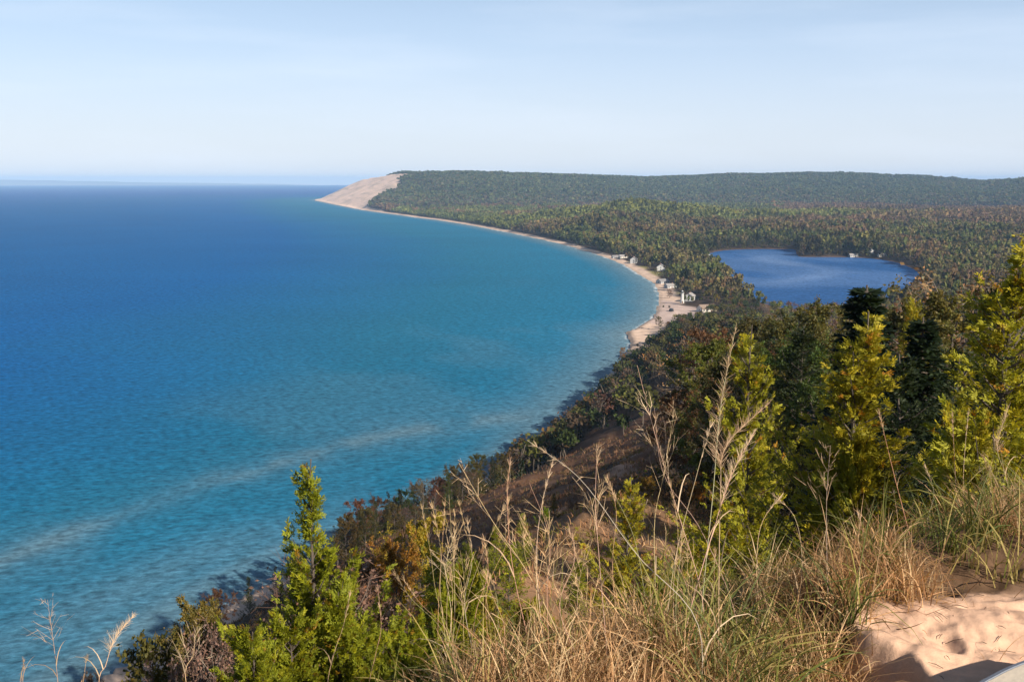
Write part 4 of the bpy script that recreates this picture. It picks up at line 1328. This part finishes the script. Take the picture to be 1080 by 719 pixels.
# ------------------------------------------------------------------ single tall stalks
def curve_pts(pts, n=16):
    pts = np.asarray(pts, float)
    t = np.linspace(0, 1, len(pts))
    tt = np.linspace(0, 1, n)
    if len(pts) < 3:
        return np.stack([np.interp(tt, t, pts[:, i]) for i in range(3)], -1)
    out = []
    P = np.vstack([2 * pts[0] - pts[1], pts, 2 * pts[-1] - pts[-2]])
    for q in tt:
        f_ = q * (len(pts) - 1)
        i = min(int(f_), len(pts) - 2)
        s = f_ - i
        a, b, c_, d_ = P[i], P[i + 1], P[i + 2], P[i + 3]
        out.append(0.5 * (2 * b + (c_ - a) * s + (2 * a - 5 * b + 4 * c_ - d_) * s * s + (3 * b - a - 3 * c_ + d_) * s ** 3))
    return np.array(out)


def stalk(pix, depth, head, label, rad=0.0022, seed=0, col=(0.42, 0.30, 0.19), leaves=2, name='grass_stalk', cat='grass stalk'):
    rng = np.random.RandomState(900 + seed)
    pts = [atd(u, v, depth * (1 + 0.02 * i)) for i, (u, v) in enumerate(pix)]
    b = pts[0].copy()
    gz0 = g1(b[0], b[1])
    root = np.array([b[0] + rng.normal(0, 0.02), b[1], gz0 - 0.02])
    if b[2] > gz0 + 0.02:
        pts = [root] + pts
    else:
        pts[0] = root
    cv = curve_pts(pts, 22)
    o = bpy.data.objects.new(name, None)
    COL.objects.link(o)
    o.location = root
    o.empty_display_size = 0.05
    tag(o, label, cat)
    cvl = cv - root
    q = tube(cvl, np.linspace(rad, rad * 0.35, 22), 5)
    sm = mesh_quads('stem', q, np.tile(rng.uniform(0.8, 1.15, (1, 3)), (len(q), 1)), True)
    link('stem', sm, M_STALK, o, col)
    tg = unit(np.gradient(cvl, axis=0))
    up = np.array([0, 0, 1.0])
    if head == 'plume':
        n = 240
        t = rng.uniform(0.60, 1.0, n)
        f_ = t * 21
        i0 = np.minimum(f_.astype(int), 20)
        c = cvl[i0] + (cvl[i0 + 1] - cvl[i0]) * (f_ - i0)[:, None]
        sidev = unit(np.cross(tg[i0], np.array([0, 1.0, 0]))) * rng.choice([1, 1, 1, -0.5], n)[:, None]
        d = unit(tg[i0] * rng.uniform(0.5, 1.0, (n, 1)) + sidev * rng.uniform(0.1, 0.75, (n, 1)) + rng.normal(0, 0.2, (n, 3)))
        Lh = rng.uniform(0.02, 0.085, n) * (1.15 - t) * 2.0
        e = c + d * Lh[:, None] - up * (Lh ** 2)[:, None] * 2.0
        hq = ribbons(c, e, rng.uniform(0.0008, 0.0016, n), rng)
    elif head == 'fork':
        P0, P1 = [], []
        for j in range(16):
            tj = rng.uniform(0.55, 0.98)
            i0 = int(tj * 21)
            c = cvl[i0]
            d = unit(tg[i0] + rng.normal(0, 0.45, 3))
            l_ = rng.uniform(0.05, 0.14) * (1.25 - tj) * 2
            m = c + d * l_
            P0.append(c); P1.append(m)
            for k_ in range(4):
                s0 = c + d * l_ * rng.uniform(0.3, 1)
                P0.append(s0); P1.append(s0 + unit(d + rng.normal(0, 0.5, 3)) * l_ * rng.uniform(0.25, 0.5))
        hq = ribbons(np.array(P0), np.array(P1), np.full(len(P0), 0.0014), rng)
    else:
        n = 60
        t = rng.uniform(0.84, 1.0, n)
        i0 = np.minimum((t * 21).astype(int), 20)
        d = unit(tg[i0] + rng.normal(0, 0.28, (n, 3)))
        Lh = rng.uniform(0.012, 0.035, n)
        hq = ribbons(cvl[i0], cvl[i0] + d * Lh[:, None], np.full(n, 0.0014), rng)
    link('seed_head', mesh_quads('seed_head', hq, rough_tint(len(hq), rng, 0.8, 1.25)), M_STALK, o, tuple(c * 1.05 for c in col))
    for j in range(leaves):
        i0 = rng.randint(3, 11)
        az = rng.uniform(0, 6.28)
        q, _ = blades(rng, cvl[i0:i0 + 1], np.array([az]), np.array([rng.uniform(0.12, 0.3)]), np.array([0.3]), np.array([rng.uniform(0.8, 2.4)]), np.array([0.0045]), np.ones((1, 3)))
        link('leaf_blade', mesh_quads('leaf_blade', q, np.ones((len(q), 3))), M_STALK, o, col)
    return o


STK = [
    ([(742, 640), (712, 530), (690, 455), (672, 385)], 3.3, 'fork', 'tall pale weed with sparse spread twigs, tip against the village shore'),
    ([(742, 620), (752, 520), (760, 430), (776, 345)], 3.4, 'plume', 'tallest tan plumed grass stalk, feathery tip reaching toward the inland lake'),
    ([(758, 640), (760, 520), (766, 470), (812, 424)], 3.1, 'plume', 'tan plume bending to the right below the tallest plume'),
    ([(735, 655), (672, 585), (612, 505), (556, 464)], 2.9, 'tuft', 'long stalk leaning far to the left over the brown spur'),
    ([(600, 700), (560, 610), (520, 550), (484, 488)], 2.7, 'fork', 'forked dry weed leaning left with its head over the water'),
    ([(560, 690), (541, 600), (535, 530), (538, 482)], 3.2, 'tuft', 'upright stalk with a small tuft left of the middle stalks'),
    ([(575, 690), (566, 600), (570, 540), (584, 482)], 3.3, 'tuft', 'slender upright stalk with a small bent tip over the brown spur'),
    ([(640, 690), (632, 590), (628, 530), (630, 470)], 3.1, 'fork', 'straight pale weed with a bristly head in the middle'),
    ([(655, 690), (646, 600), (650, 540), (640, 500)], 3.3, 'tuft', 'straight stalk beside the bristly weed'),
    ([(700, 680), (712, 590), (735, 500), (752, 440)], 3.2, 'tuft', 'pale stalk leaning right across the tallest plume'),
    ([(690, 690), (690, 560), (700, 500), (712, 430)], 3.5, 'fork', 'pale branching weed behind the leaning stalk'),
    ([(776, 650), (740, 560), (700, 500), (690, 430)], 3.4, 'tuft', 'straight pale stalk crossing the branching weed'),
    ([(724, 660), (752, 560), (772, 500), (796, 455)], 3.2, 'plume', 'low tan plume leaning right before the slim cedar'),
    ([(965, 590), (948, 520), (938, 480), (926, 430)], 4.3, 'tuft', 'lone straight stalk with a tufted top right of the big cedar'),
    ([(874, 640), (872, 580), (872, 520), (876, 470)], 3.7, 'fork', 'brown weed with short twigs in front of the big cedar'),
    ([(800, 640), (798, 590), (804, 550), (826, 520)], 3.6, 'tuft', 'bent brown weed left of the big cedar'),
    ([(842, 650), (846, 590), (838, 545), (814, 520)], 3.7, 'tuft', 'brown weed nodding left under the slim cedar'),
    ([(1012, 570), (1008, 510), (1006, 470), (1004, 432)], 5.4, 'tuft', 'thin upright stalk left of the tall right cedar'),
    ([(1018, 570), (1016, 510), (1018, 470), (1022, 430)], 5.6, 'tuft', 'second thin stalk close to the trunk of the tall right cedar'),
    ([(1076, 560), (1060, 500), (1052, 470), (1064, 428)], 5.2, 'plume', 'tan plume at the right edge in front of the tall cedar'),
    ([(62, 730), (58, 690), (54, 660), (50, 632)], 4.2, 'fork', 'wispy pale weed rising alone at the lower left over the water'),
    ([(104, 740), (112, 700), (122, 672), (142, 648)], 4.2, 'plume', 'pale feathery grass head leaning right at the lower left'),
    ([(86, 740), (88, 718), (90, 702), (92, 690)], 4.3, 'tuft', 'short yellowish weed between the wispy weed and the feathery head'),
    ([(22, 740), (24, 720), (25, 708), (25, 696)], 4.3, 'tuft', 'short thin stalk in the lower left corner'),
    ([(198, 735), (196, 705), (204, 690), (205, 668)], 3.6, 'fork', 'grey leafless weed under the brush at lower left'),
    ([(345, 735), (352, 690), (362, 660), (370, 622)], 4.0, 'tuft', 'thin stalk in front of the cedar bushes at the left'),
    ([(388, 735), (396, 690), (402, 660), (398, 615)], 4.0, 'tuft', 'thin stalk between the left cedar bushes and the small bright cedar'),
    ([(468, 715), (476, 650), (470, 600), (480, 560)], 3.4, 'fork', 'thin dry weed right of the small bright cedar'),
    ([(505, 710), (490, 640), (498, 590), (492, 545)], 3.3, 'tuft', 'thin stalk before the narrow green cedar'),
    ([(610, 700), (590, 640), (606, 590), (600, 555)], 3.0, 'tuft', 'thin crooked stalk among the dense middle grass'),
    ([(900, 640), (915, 600), (912, 570), (905, 540)], 4.0, 'tuft', 'brown stalk below the big cedar skirts'),
    ([(985, 600), (978, 550), (985, 520), (975, 490)], 4.8, 'tuft', 'tan stalk rising from the right grass mound'),
    ([(1045, 590), (1040, 540), (1046, 510), (1038, 482)], 5.2, 'fork', 'tan weed on the right grass mound under the sapling'),
]
for i, (px_, dp, hd, lb) in enumerate(STK):
    stalk(px_, dp, hd, lb, seed=i, rad=0.0017 if hd != 'plume' else 0.0021, col=[(0.56, 0.42, 0.28), (0.48, 0.34, 0.21), (0.44, 0.30, 0.19)][i % 3])

rs = np.random.RandomState(55)
for i in range(30):
    u0 = rs.uniform(455, 770)
    v1 = rs.uniform(500, 610)
    du = rs.normal(-8, 24)
    mid = i % 3
    lb, gp = [('thin straw stem standing in the dense middle grass left of the yellow cedar', 'straw stems left of the yellow cedar'),
              ('thin straw stem standing in front of the middle yellow cedar', 'straw stems before the yellow cedar'),
              ('thin straw stem in the grass right of the middle yellow cedar', 'straw stems right of the yellow cedar')][0 if u0 < 610 else 1 if u0 < 690 else 2]
    o = stalk([(u0, 700), (u0 + du * 0.3 + rs.normal(0, 4), 0.6 * 700 + 0.4 * v1), (u0 + du * 0.7 + rs.normal(0, 5), 0.3 * 700 + 0.7 * v1), (u0 + du * 1.3, v1)],
              rs.uniform(2.7, 4.2), 'tuft' if rs.rand() < 0.7 else 'fork', lb, seed=100 + i, rad=0.0012, col=(0.52, 0.36, 0.20), leaves=1)
    o['group'] = gp

# ------------------------------------------------------------------ path slab at the lower right corner
zs = H - 1.47
edge = curve_pts([at(u, v, zs) for u, v in ((1020, 745), (1034, 724), (1052, 713), (1068, 705), (1092, 696), (1150, 680))], 18)
far_ = [at(1500, 700, zs), at(1500, 1100, zs), at(1000, 1100, zs)]
outl = list(edge) + far_
root = bpy.data.objects.new('path_slab', None)
COL.objects.link(root)
o_ = np.array(edge[5]); o_[2] = zs - 0.12
root.location = o_
tag(root, 'pale beige path slab with a blue grey rim at the lower right corner', 'path slab')
n = len(outl)
vs = [tuple(p - o_) for p in outl] + [tuple(p - o_ - np.array([0, 0, 0.14])) for p in outl]
fs = [tuple(range(n))[::-1], tuple(range(n, 2 * n))] + [(i, (i + 1) % n, n + (i + 1) % n, n + i) for i in range(n)]
me = bpy.data.meshes.new('slab'); me.from_pydata(vs, [], fs)
link('slab', me, plain_mat('beige_slab', (0.50, 0.43, 0.34), 0.85, 0.08, 14, 0.15), root)
tg = unit(np.gradient(np.array(edge), axis=0))
outw = np.stack([-tg[:, 1], tg[:, 0], np.zeros(len(edge))], -1)
prof = [(0.002, 0.004), (0.016, 0.000), (0.020, -0.012), (0.020, -0.14), (0.002, -0.14)]
rq = []
rings = [np.array(edge) - o_ + outw * a + np.array([0, 0, b]) for a, b in prof]
for a in range(len(prof)):
    r0, r1 = rings[a], rings[(a + 1) % len(prof)]
    rq.append(np.stack([r0[:-1], r0[1:], r1[1:], r1[:-1]], 1))
link('rim', mesh_quads('rim', np.concatenate(rq)), plain_mat('grey_rim', (0.17, 0.19, 0.23), 0.7, 0.1, 10, 0.1), root)

# twigs and scraps lying on the sand
rd = np.random.RandomState(5)
x, y, th = polar_pts(420, lambda b: b * 0 + 2.2, lambda b: b + 0.2, 14, 36)
k = sand_w(x, y) > 0.5
x, y = x[k][:70], y[k][:70]
p0 = np.stack([x, y, ground(x, y) + 0.006], -1)
a = rd.uniform(0, 6.28, len(x))
p1 = p0 + np.stack([np.cos(a), np.sin(a), np.zeros(len(x))], -1) * rd.uniform(0.008, 0.07, (len(x), 1))
p1[:, 2] = ground(p1[:, 0], p1[:, 1]) + 0.008
q = np.concatenate([tube(np.array([a_, (a_ + b_) / 2 + np.array([0, 0, 0.004]), b_]), [0.0012, 0.0014, 0.0007], 4) for a_, b_ in zip(p0, p1)])
tag(link('twig_litter', mesh_quads('twig_litter', q, np.tile((0.09, 0.06, 0.04), (len(q), 1))), M_GRASS), 'scattered dark twig scraps on the orange sand', 'litter', kind='stuff')

# ------------------------------------------------------------------ village
def box_q(x0, y0, z0, x1, y1, z1):
    v = np.array([(x, y, z) for z in (z0, z1) for y in (y0, y1) for x in (x0, x1)], float)
    return v[np.array([(0, 2, 3, 1), (4, 5, 7, 6), (0, 1, 5, 4), (2, 6, 7, 3), (0, 4, 6, 2), (1, 3, 7, 5)])]


M_WHITE = plain_mat('white_paint', (0.46, 0.455, 0.44), 0.6, 0.04, 2)
M_CREAM = plain_mat('cream_paint', (0.60, 0.56, 0.49), 0.7, 0.06, 2)
M_GREYW = plain_mat('grey_siding', (0.40, 0.40, 0.40), 0.7, 0.08, 2)
M_ROOFG = plain_mat('grey_shingle', (0.20, 0.19, 0.19), 0.85, 0.15, 3)
M_ROOFB = plain_mat('brown_shingle', (0.22, 0.16, 0.12), 0.85, 0.15, 3)
M_ROOFL = plain_mat('pale_roof', (0.27, 0.25, 0.24), 0.7, 0.1, 3)
M_GLASS = plain_mat('dark_glass', (0.03, 0.04, 0.05), 0.12, 0.0, 1)
M_DOOR = plain_mat('painted_door', (0.18, 0.10, 0.07), 0.6, 0.1, 2)
M_BRICK = plain_mat('brick', (0.28, 0.14, 0.10), 0.9, 0.15, 5)
M_CAR = plain_mat('dark_car_paint', (0.02, 0.022, 0.026), 0.3, 0.0, 1)
M_TYRE = plain_mat('tyre', (0.02, 0.02, 0.02), 0.9, 0.0, 1)


def house(pos, w, d, hw, hr, rot, wallm, roofm, label, chimney=True, cat='house', name='house'):
    """gable house, ridge along local x"""
    x, y = pos
    e = bpy.data.objects.new(name, None)
    COL.objects.link(e)
    zs_ = min(g1(x + a, y + b) for a in (-w / 2, w / 2) for b in (-d / 2, d / 2))
    e.location = (x, y, zs_)
    e.rotation_euler = (0, 0, math.radians(rot))
    tag(e, label, cat)
    q = list(box_q(-w / 2, -d / 2, -0.5, w / 2, d / 2, hw)[[0, 2, 3, 4, 5]])
    for sx in (-w / 2, w / 2):
        q.append(np.array([(sx, -d / 2, hw), (sx, d / 2, hw), (sx, 0, hw + hr), (sx, 0, hw + hr)]))
    link('wall', mesh_quads('wall', np.array(q)), wallm, e)
    ov, th = 0.5, 0.18
    rq = []
    for s in (-1, 1):
        k = hr / (d / 2)
        a = np.array([(-w / 2 - ov, 0, hw + hr + 0.03), (w / 2 + ov, 0, hw + hr + 0.03), (w / 2 + ov, s * (d / 2 + ov), hw - ov * k + 0.03), (-w / 2 - ov, s * (d / 2 + ov), hw - ov * k + 0.03)])
        b = a + np.array([0, 0, th])
        rq += [a, b] + [np.array([a[i], a[(i + 1) % 4], b[(i + 1) % 4], b[i]]) for i in range(4)]
    rf = link('roof', mesh_quads('roof', np.array(rq)), roofm, e)
    if chimney:
        link('chimney', mesh_quads('chimney', box_q(w * 0.2, -0.45 + 0.6, hw, w * 0.2 + 0.8, 0.45 + 0.6, hw + hr + 0.9)), M_BRICK, rf)
    nw = max(2, int(w / 3))
    floors = 2 if hw > 4.5 else 1
    for fl in range(floors):
        for i in range(nw):
            for s in (-1, 1):
                cx_ = -w / 2 + (i + 0.5) * w / nw
                z0 = 1.0 + fl * 2.8
                yv = s * (d / 2 + 0.03)
                if s < 0 and fl == 0 and i == nw // 2:
                    link('door', mesh_quads('door', box_q(cx_ - 0.5, yv - 0.03, 0, cx_ + 0.5, yv + 0.03, 2.1)), M_DOOR, e)
                else:
                    link('window', mesh_quads('window', box_q(cx_ - 0.6, yv - 0.03, z0, cx_ + 0.6, yv + 0.03, z0 + 1.3)), M_GLASS, e)
        for s in (-1, 1):
            xv = s * (w / 2 + 0.03)
            link('window', mesh_quads('window', box_q(xv - 0.03, -0.6, 1.0 + fl * 2.8, xv + 0.03, 0.6, 2.3 + fl * 2.8)), M_GLASS, e)
    return e


def P2(u, v, z=4.5):
    return at(u, v, z)[:2]


house(P2(727.5, 315), 10, 8, 5.4, 2.6, 65, M_WHITE, M_ROOFL, 'white two storey house beside the white light tower at the village')
house(P2(745, 326), 14, 10, 3.0, 3.0, 20, M_CREAM, M_ROOFB, 'low house with a broad brown roof right of the pale lot', False)
house(P2(697, 283), 13, 10, 5.0, 3.2, 80, M_WHITE, M_ROOFG, 'bright white gabled house among the trees above the yellow lawn')
house(P2(668.5, 275), 9, 9, 6.0, 3.0, 75, M_GREYW, M_ROOFL, 'tall grey white house at the upper end of the beach lawns')
house(P2(657.5, 270), 12, 8, 3.2, 2.2, 10, M_CREAM, M_ROOFL, 'low pale cottage behind the beach left of the tall house', False)
house(P2(649, 269.5), 10, 7, 2.8, 1.8, 15, M_GREYW, M_ROOFG, 'farthest low grey cottage at the back of the beach')
house(P2(688, 266), 15, 10, 4.0, 2.6, 30, M_CREAM, M_ROOFL, 'pale roofed house standing back in the rusty trees')
house(P2(699, 295), 12, 9, 3.0, 2.2, 30, M_GREYW, M_ROOFG, 'dark roofed cottage at the lower end of the yellow lawns', False)
house(P2(707, 300), 11, 8, 3.0, 2.0, 20, M_GREYW, M_ROOFL, 'grey beach cottage with a pale roof facing the widest sand')
house(tuple(atd(617, 247, 2020)[:2]), 14, 10, 6.5, 3.0, 30, M_WHITE, M_ROOFL, 'white house high on the wooded hill above the beach')
house(P2(900, 270.9, 2.5), 12, 8, 3.2, 2.4, 0, M_WHITE, M_ROOFL, 'white cottage at the left end of the inland lake row', False)
house(P2(918, 270.4, 2.5), 9, 8, 6.0, 3.0, 80, M_WHITE, M_ROOFG, 'tall white gable in the middle of the inland lake row')
house(P2(930, 271.9, 2.5), 11, 8, 3.0, 2.0, 0, M_CREAM, M_ROOFL, 'cream cottage at the right end of the inland lake row', False)
house(P2(745, 270.9, 2.5), 10, 7, 3.0, 2.0, 10, M_WHITE, M_ROOFL, 'low white boathouse at the far left shore of the inland lake', False, 'boathouse', 'boathouse')
house(P2(736, 282), 7, 6, 3.0, 2.0, 40, M_WHITE, M_ROOFL, 'tiny white cottage lost in the trees left of the inland lake', False)

# light tower
lt = bpy.data.objects.new('light_tower', None)
COL.objects.link(lt)
c = P2(719.5, 317)
lt.location = (c[0], c[1], g1(*c))
tag(lt, 'slim white round light tower beside the beach lot', 'light tower')
zz = np.array([-0.4, 0.6, 4.0, 8.0, 9.2])
link('tower', mesh_quads('tower', tube(np.stack([zz * 0, zz * 0, zz], -1), np.array([2.0, 1.9, 1.6, 1.3, 1.25]), 20), smooth=True), M_WHITE, lt)
link('gallery', mesh_quads('gallery', tube(np.array([(0, 0, 9.2), (0, 0, 9.25), (0, 0, 9.5), (0, 0, 9.55)]), np.array([0.1, 1.75, 1.75, 0.1]), 20)), M_WHITE, lt)
link('lantern_room', mesh_quads('lantern_room', tube(np.array([(0, 0, 9.56), (0, 0, 10.9)]), np.array([0.95, 0.95]), 10)), M_GLASS, lt)
link('cap', mesh_quads('cap', tube(np.array([(0, 0, 10.9), (0, 0, 10.95), (0, 0, 11.5), (0, 0, 12.0)]), np.array([0.1, 1.15, 0.6, 0.05]), 16), smooth=True), M_WHITE, lt)
link('door', mesh_quads('door', box_q(-0.45, -2.03, 0, 0.45, -1.8, 2.0)), M_DOOR, lt)


# dark van on the lot
def van(pos, rot, label, sc=1.0):
    e = bpy.data.objects.new('parked_van', None)
    COL.objects.link(e)
    e.location = (pos[0], pos[1], g1(*pos))
    e.rotation_euler = (0, 0, math.radians(rot))
    e.scale = (sc, sc, sc)
    tag(e, label, 'van')
    sec = [(-2.6, 0.35, 0.95, 0.95), (-2.55, 0.35, 1.9, 0.9), (-2.3, 0.35, 2.1, 0.85), (0.9, 0.35, 2.1, 0.85), (1.7, 0.35, 1.35, 0.93), (2.5, 0.35, 1.15, 0.92), (2.65, 0.4, 0.8, 0.85)]
    q = []
    rings = [np.array([(x_, -w_, z0), (x_, w_, z0), (x_, w_, z0 + (z1 - z0) * .5), (x_, w_ * .88, z1), (x_, -w_ * .88, z1), (x_, -w_, z0 + (z1 - z0) * .5)]) for x_, z0, z1, w_ in sec]
    for a, b in zip(rings[:-1], rings[1:]):
        for i in range(6):
            q.append(np.array([a[i], a[(i + 1) % 6], b[(i + 1) % 6], b[i]]))
    for rgs in (rings[0], rings[-1]):
        q.append(rgs[[0, 1, 2, 5]]); q.append(rgs[[5, 2, 3, 4]])
    link('body', mesh_quads('body', np.array(q)), M_CAR, e)
    for x_ in (-1.6, 1.6):
        for y_ in (-0.92, 0.92):
            w_ = tube(np.array([(x_, y_ - 0.11, 0.34), (x_, y_ + 0.11, 0.34)]), np.array([0.34, 0.34]), 14)
            hub = tube(np.array([(x_, y_ - 0.11, 0.34), (x_, y_ - 0.1105, 0.34)]), np.array([0.34, 0.01]), 14)
            hub2 = tube(np.array([(x_, y_ + 0.11, 0.34), (x_, y_ + 0.1105, 0.34)]), np.array([0.34, 0.01]), 14)
            link('wheel', mesh_quads('wheel', np.concatenate([w_, hub, hub2])), M_TYRE, e)
    for y_ in (-0.9, 0.9):
        link('window', mesh_quads('window', box_q(-2.0, y_ - 0.02, 1.3, 0.8, y_ + 0.02, 1.85)), M_GLASS, e)


van(P2(708, 325), 100, 'dark van parked on the pale sand lot by the beach', 1.25)
van(P2(728, 329), 10, 'small dark car parked on the pinkish paved lot', 0.85)

# single trees and shrubs of the beach front
for (k_, u, v, h, c_, lb) in [
    ('leafy', 657, 378, 9, C_ORANGE, 'orange olive tree at the tip of the wooded bluff foot'),
    ('leafy', 695, 347, 10, (0.10, 0.085, 0.02), 'olive gold tree beside the lower end of the beach'),
    ('leafy', 712, 346, 9, C_YCEDAR, 'yellow green tree below the pale lot'),
    ('leafy', 706, 312, 9, C_RUST, 'rust round tree between the cottages and the light tower'),
    ('leafy', 733, 308, 12, C_GOLD, 'golden tree behind the white two storey house'),
    ('leafy', 714, 305, 11, C_GREEN, 'green tree left of the golden tree in the village'),
    ('midcedar', 748, 312, 14, C_DARK, 'dark pine behind the broad brown roof'),
    ('midcedar', 742, 306, 13, C_DARK, 'dark pine right of the golden tree'),
    ('leafy', 756, 322, 9, C_GOLD, 'small golden tree right of the broad brown roof'),
    ('leafy', 692, 288, 8, C_OLIVE, 'olive tree between the two yellow lawns'),
    ('midcedar', 702, 280, 15, C_DARK, 'dark pine right of the bright white gabled house'),
    ('midcedar', 709, 282, 14, C_DARK, 'tall dark pine in the middle of the village wood'),
    ('bare', 752, 330, 9, C_TAN, 'pale bare tree in front of the broad brown roof'),
    ('shrub', 700, 322.5, 2.5, C_GREEN, 'dark shrub row at the edge of the beach sand'),
    ('shrub', 706, 323, 2.5, C_DARK, 'dark shrub left of the light tower on the sand'),
    ('shrub', 672, 364, 2.6, C_DARK, 'dark shrub on the small sand point below the beach'),
    ('shrub', 676, 367, 2.6, C_OLIVE, 'olive shrub just behind the small sand point'),
]:
    p_ = at(u, v, 3)
    tree(k_, p_[0], p_[1], h, c_, lb, 'shrub' if k_ == 'shrub' else 'tree', wide=1.15)

# ------------------------------------------------------------------ light, air, camera
SUN_AZ, SUN_EL = 137.0, 29.0
W = bpy.data.worlds.new('World')
S.world = W
W.use_nodes = True
nt = W.node_tree
bg = nt.nodes['Background']
sky = nt.nodes.new('ShaderNodeTexSky')
sky.sky_type = 'NISHITA'
sky.sun_disc = False
sky.sun_elevation = math.radians(SUN_EL)
sky.sun_rotation = math.radians(SUN_AZ)
sky.altitude = 100
sky.air_density = 1.0
sky.dust_density = 0.6
sky.ozone_density = 2.0
tc = nt.nodes.new('ShaderNodeTexCoord')
mp = nt.nodes.new('ShaderNodeMapping')
mp.inputs['Rotation'].default_value = (0, 0, math.radians(0))
mp.inputs['Scale'].default_value = (3.0, 3.0, 26.0)
nt.links.new(tc.outputs['Generated'], mp.inputs['Vector'])
nz = nt.nodes.new('ShaderNodeTexNoise')
nz.inputs['Scale'].default_value = 1.0
nz.inputs['Detail'].default_value = 5.0
nz.inputs['Roughness'].default_value = 0.55
nt.links.new(mp.outputs[0], nz.inputs['Vector'])
mr = nt.nodes.new('ShaderNodeMapRange')
mr.inputs[1].default_value, mr.inputs[2].default_value, mr.inputs[3].default_value, mr.inputs[4].default_value = 0.46, 0.75, 0.0, 0.25
nt.links.new(nz.outputs['Fac'], mr.inputs[0])
mx = nt.nodes.new('ShaderNodeMix'); mx.data_type = 'RGBA'
# pale air near the horizon, by elevation
sx = nt.nodes.new('ShaderNodeSeparateXYZ')
nt.links.new(tc.outputs['Generated'], sx.inputs[0])
rp = nt.nodes.new('ShaderNodeMapRange')
rp.interpolation_type = 'SMOOTHSTEP'
rp.inputs[1].default_value, rp.inputs[2].default_value, rp.inputs[3].default_value, rp.inputs[4].default_value = -0.02, 0.37, 0.84, 0.0
nt.links.new(sx.outputs['Z'], rp.inputs[0])
mv = nt.nodes.new('ShaderNodeMix'); mv.data_type = 'RGBA'
nt.links.new(rp.outputs[0], mv.inputs[0])
nt.links.new(sky.outputs[0], mv.inputs[6])
vr = nt.nodes.new('ShaderNodeMapRange')
vr.interpolation_type = 'SMOOTHSTEP'
vr.inputs[1].default_value, vr.inputs[2].default_value = -0.01, 0.17
nt.links.new(sx.outputs['Z'], vr.inputs[0])
vc = nt.nodes.new('ShaderNodeMix'); vc.data_type = 'RGBA'
nt.links.new(vr.outputs[0], vc.inputs[0])
vc.inputs[6].default_value = (9.6, 10.3, 11.3, 1)
vc.inputs[7].default_value = (8.4, 10.5, 13.9, 1)
nt.links.new(vc.outputs[2], mv.inputs[7])
nt.links.new(mr.outputs[0], mx.inputs[0])
nt.links.new(mv.outputs[2], mx.inputs[6])
mx.inputs[7].default_value = (10.3, 11.3, 12.8, 1)
nt.links.new(mx.outputs[2], bg.inputs['Color'])
bg.inputs['Strength'].default_value = 0.052

sd_ = bpy.data.lights.new('sun', 'SUN')
sd_.energy = 5.0
sd_.angle = math.radians(0.5)
sd_.color = (1.0, 0.90, 0.76)
so = bpy.data.objects.new('sun', sd_)
COL.objects.link(so)
az, el = math.radians(SUN_AZ), math.radians(SUN_EL)
to_sun = Vector((math.sin(az) * math.cos(el), math.cos(az) * math.cos(el), math.sin(el)))
so.rotation_euler = (-to_sun).to_track_quat('-Z', 'Y').to_euler()
so.location = to_sun * 50 + Vector((0, 0, H))

if HAZE > 0:
    x0, x1, y0, y1, z0, z1 = -29800, 29800, -29800, 29800, -14, 222
    v = [(x, y, z) for z in (z0, z1) for y in (y0, y1) for x in (x0, x1)]
    f_ = [(0, 2, 3, 1), (4, 5, 7, 6), (0, 1, 5, 4), (2, 6, 7, 3), (0, 4, 6, 2), (1, 3, 7, 5)]
    me = bpy.data.meshes.new('haze'); me.from_pydata(v, [], f_)
    m = bpy.data.materials.new('haze'); m.use_nodes = True
    n_ = m.node_tree
    n_.nodes.remove(n_.nodes['Principled BSDF'])
    pv = n_.nodes.new('ShaderNodeVolumePrincipled')
    pv.inputs['Color'].default_value = (0.40, 0.64, 1.0, 1)
    pv.inputs['Density'].default_value = HAZE
    pv.inputs['Anisotropy'].default_value = -0.12
    n_.links.new(pv.outputs[0], n_.nodes['Material Output'].inputs['Volume'])
    tag(link('haze', me, m), 'thin pale blue air haze over the lake and far hills', 'haze', kind='stuff')

cam = bpy.data.cameras.new('camera')
cam.sensor_width = 36
cam.lens = 36 * F / 1080
cam.clip_start = 0.05
cam.clip_end = 200000
co = bpy.data.objects.new('camera', cam)
COL.objects.link(co)
co.location = (0, 0, H)
co.rotation_euler = (math.pi / 2 - PITCH, 0, 0)
S.camera = co
S.view_settings.view_transform = 'Standard'
S.view_settings.look = 'None'
S.view_settings.exposure = 0.8
S.view_settings.gamma = 1
S.view_settings.use_curve_mapping = False
S.cycles.use_denoising = True
S.cycles.max_bounces = 6
S.cycles.diffuse_bounces = 3
S.cycles.glossy_bounces = 2
S.cycles.transmission_bounces = 4
S.cycles.caustics_reflective = False
S.cycles.caustics_refractive = False
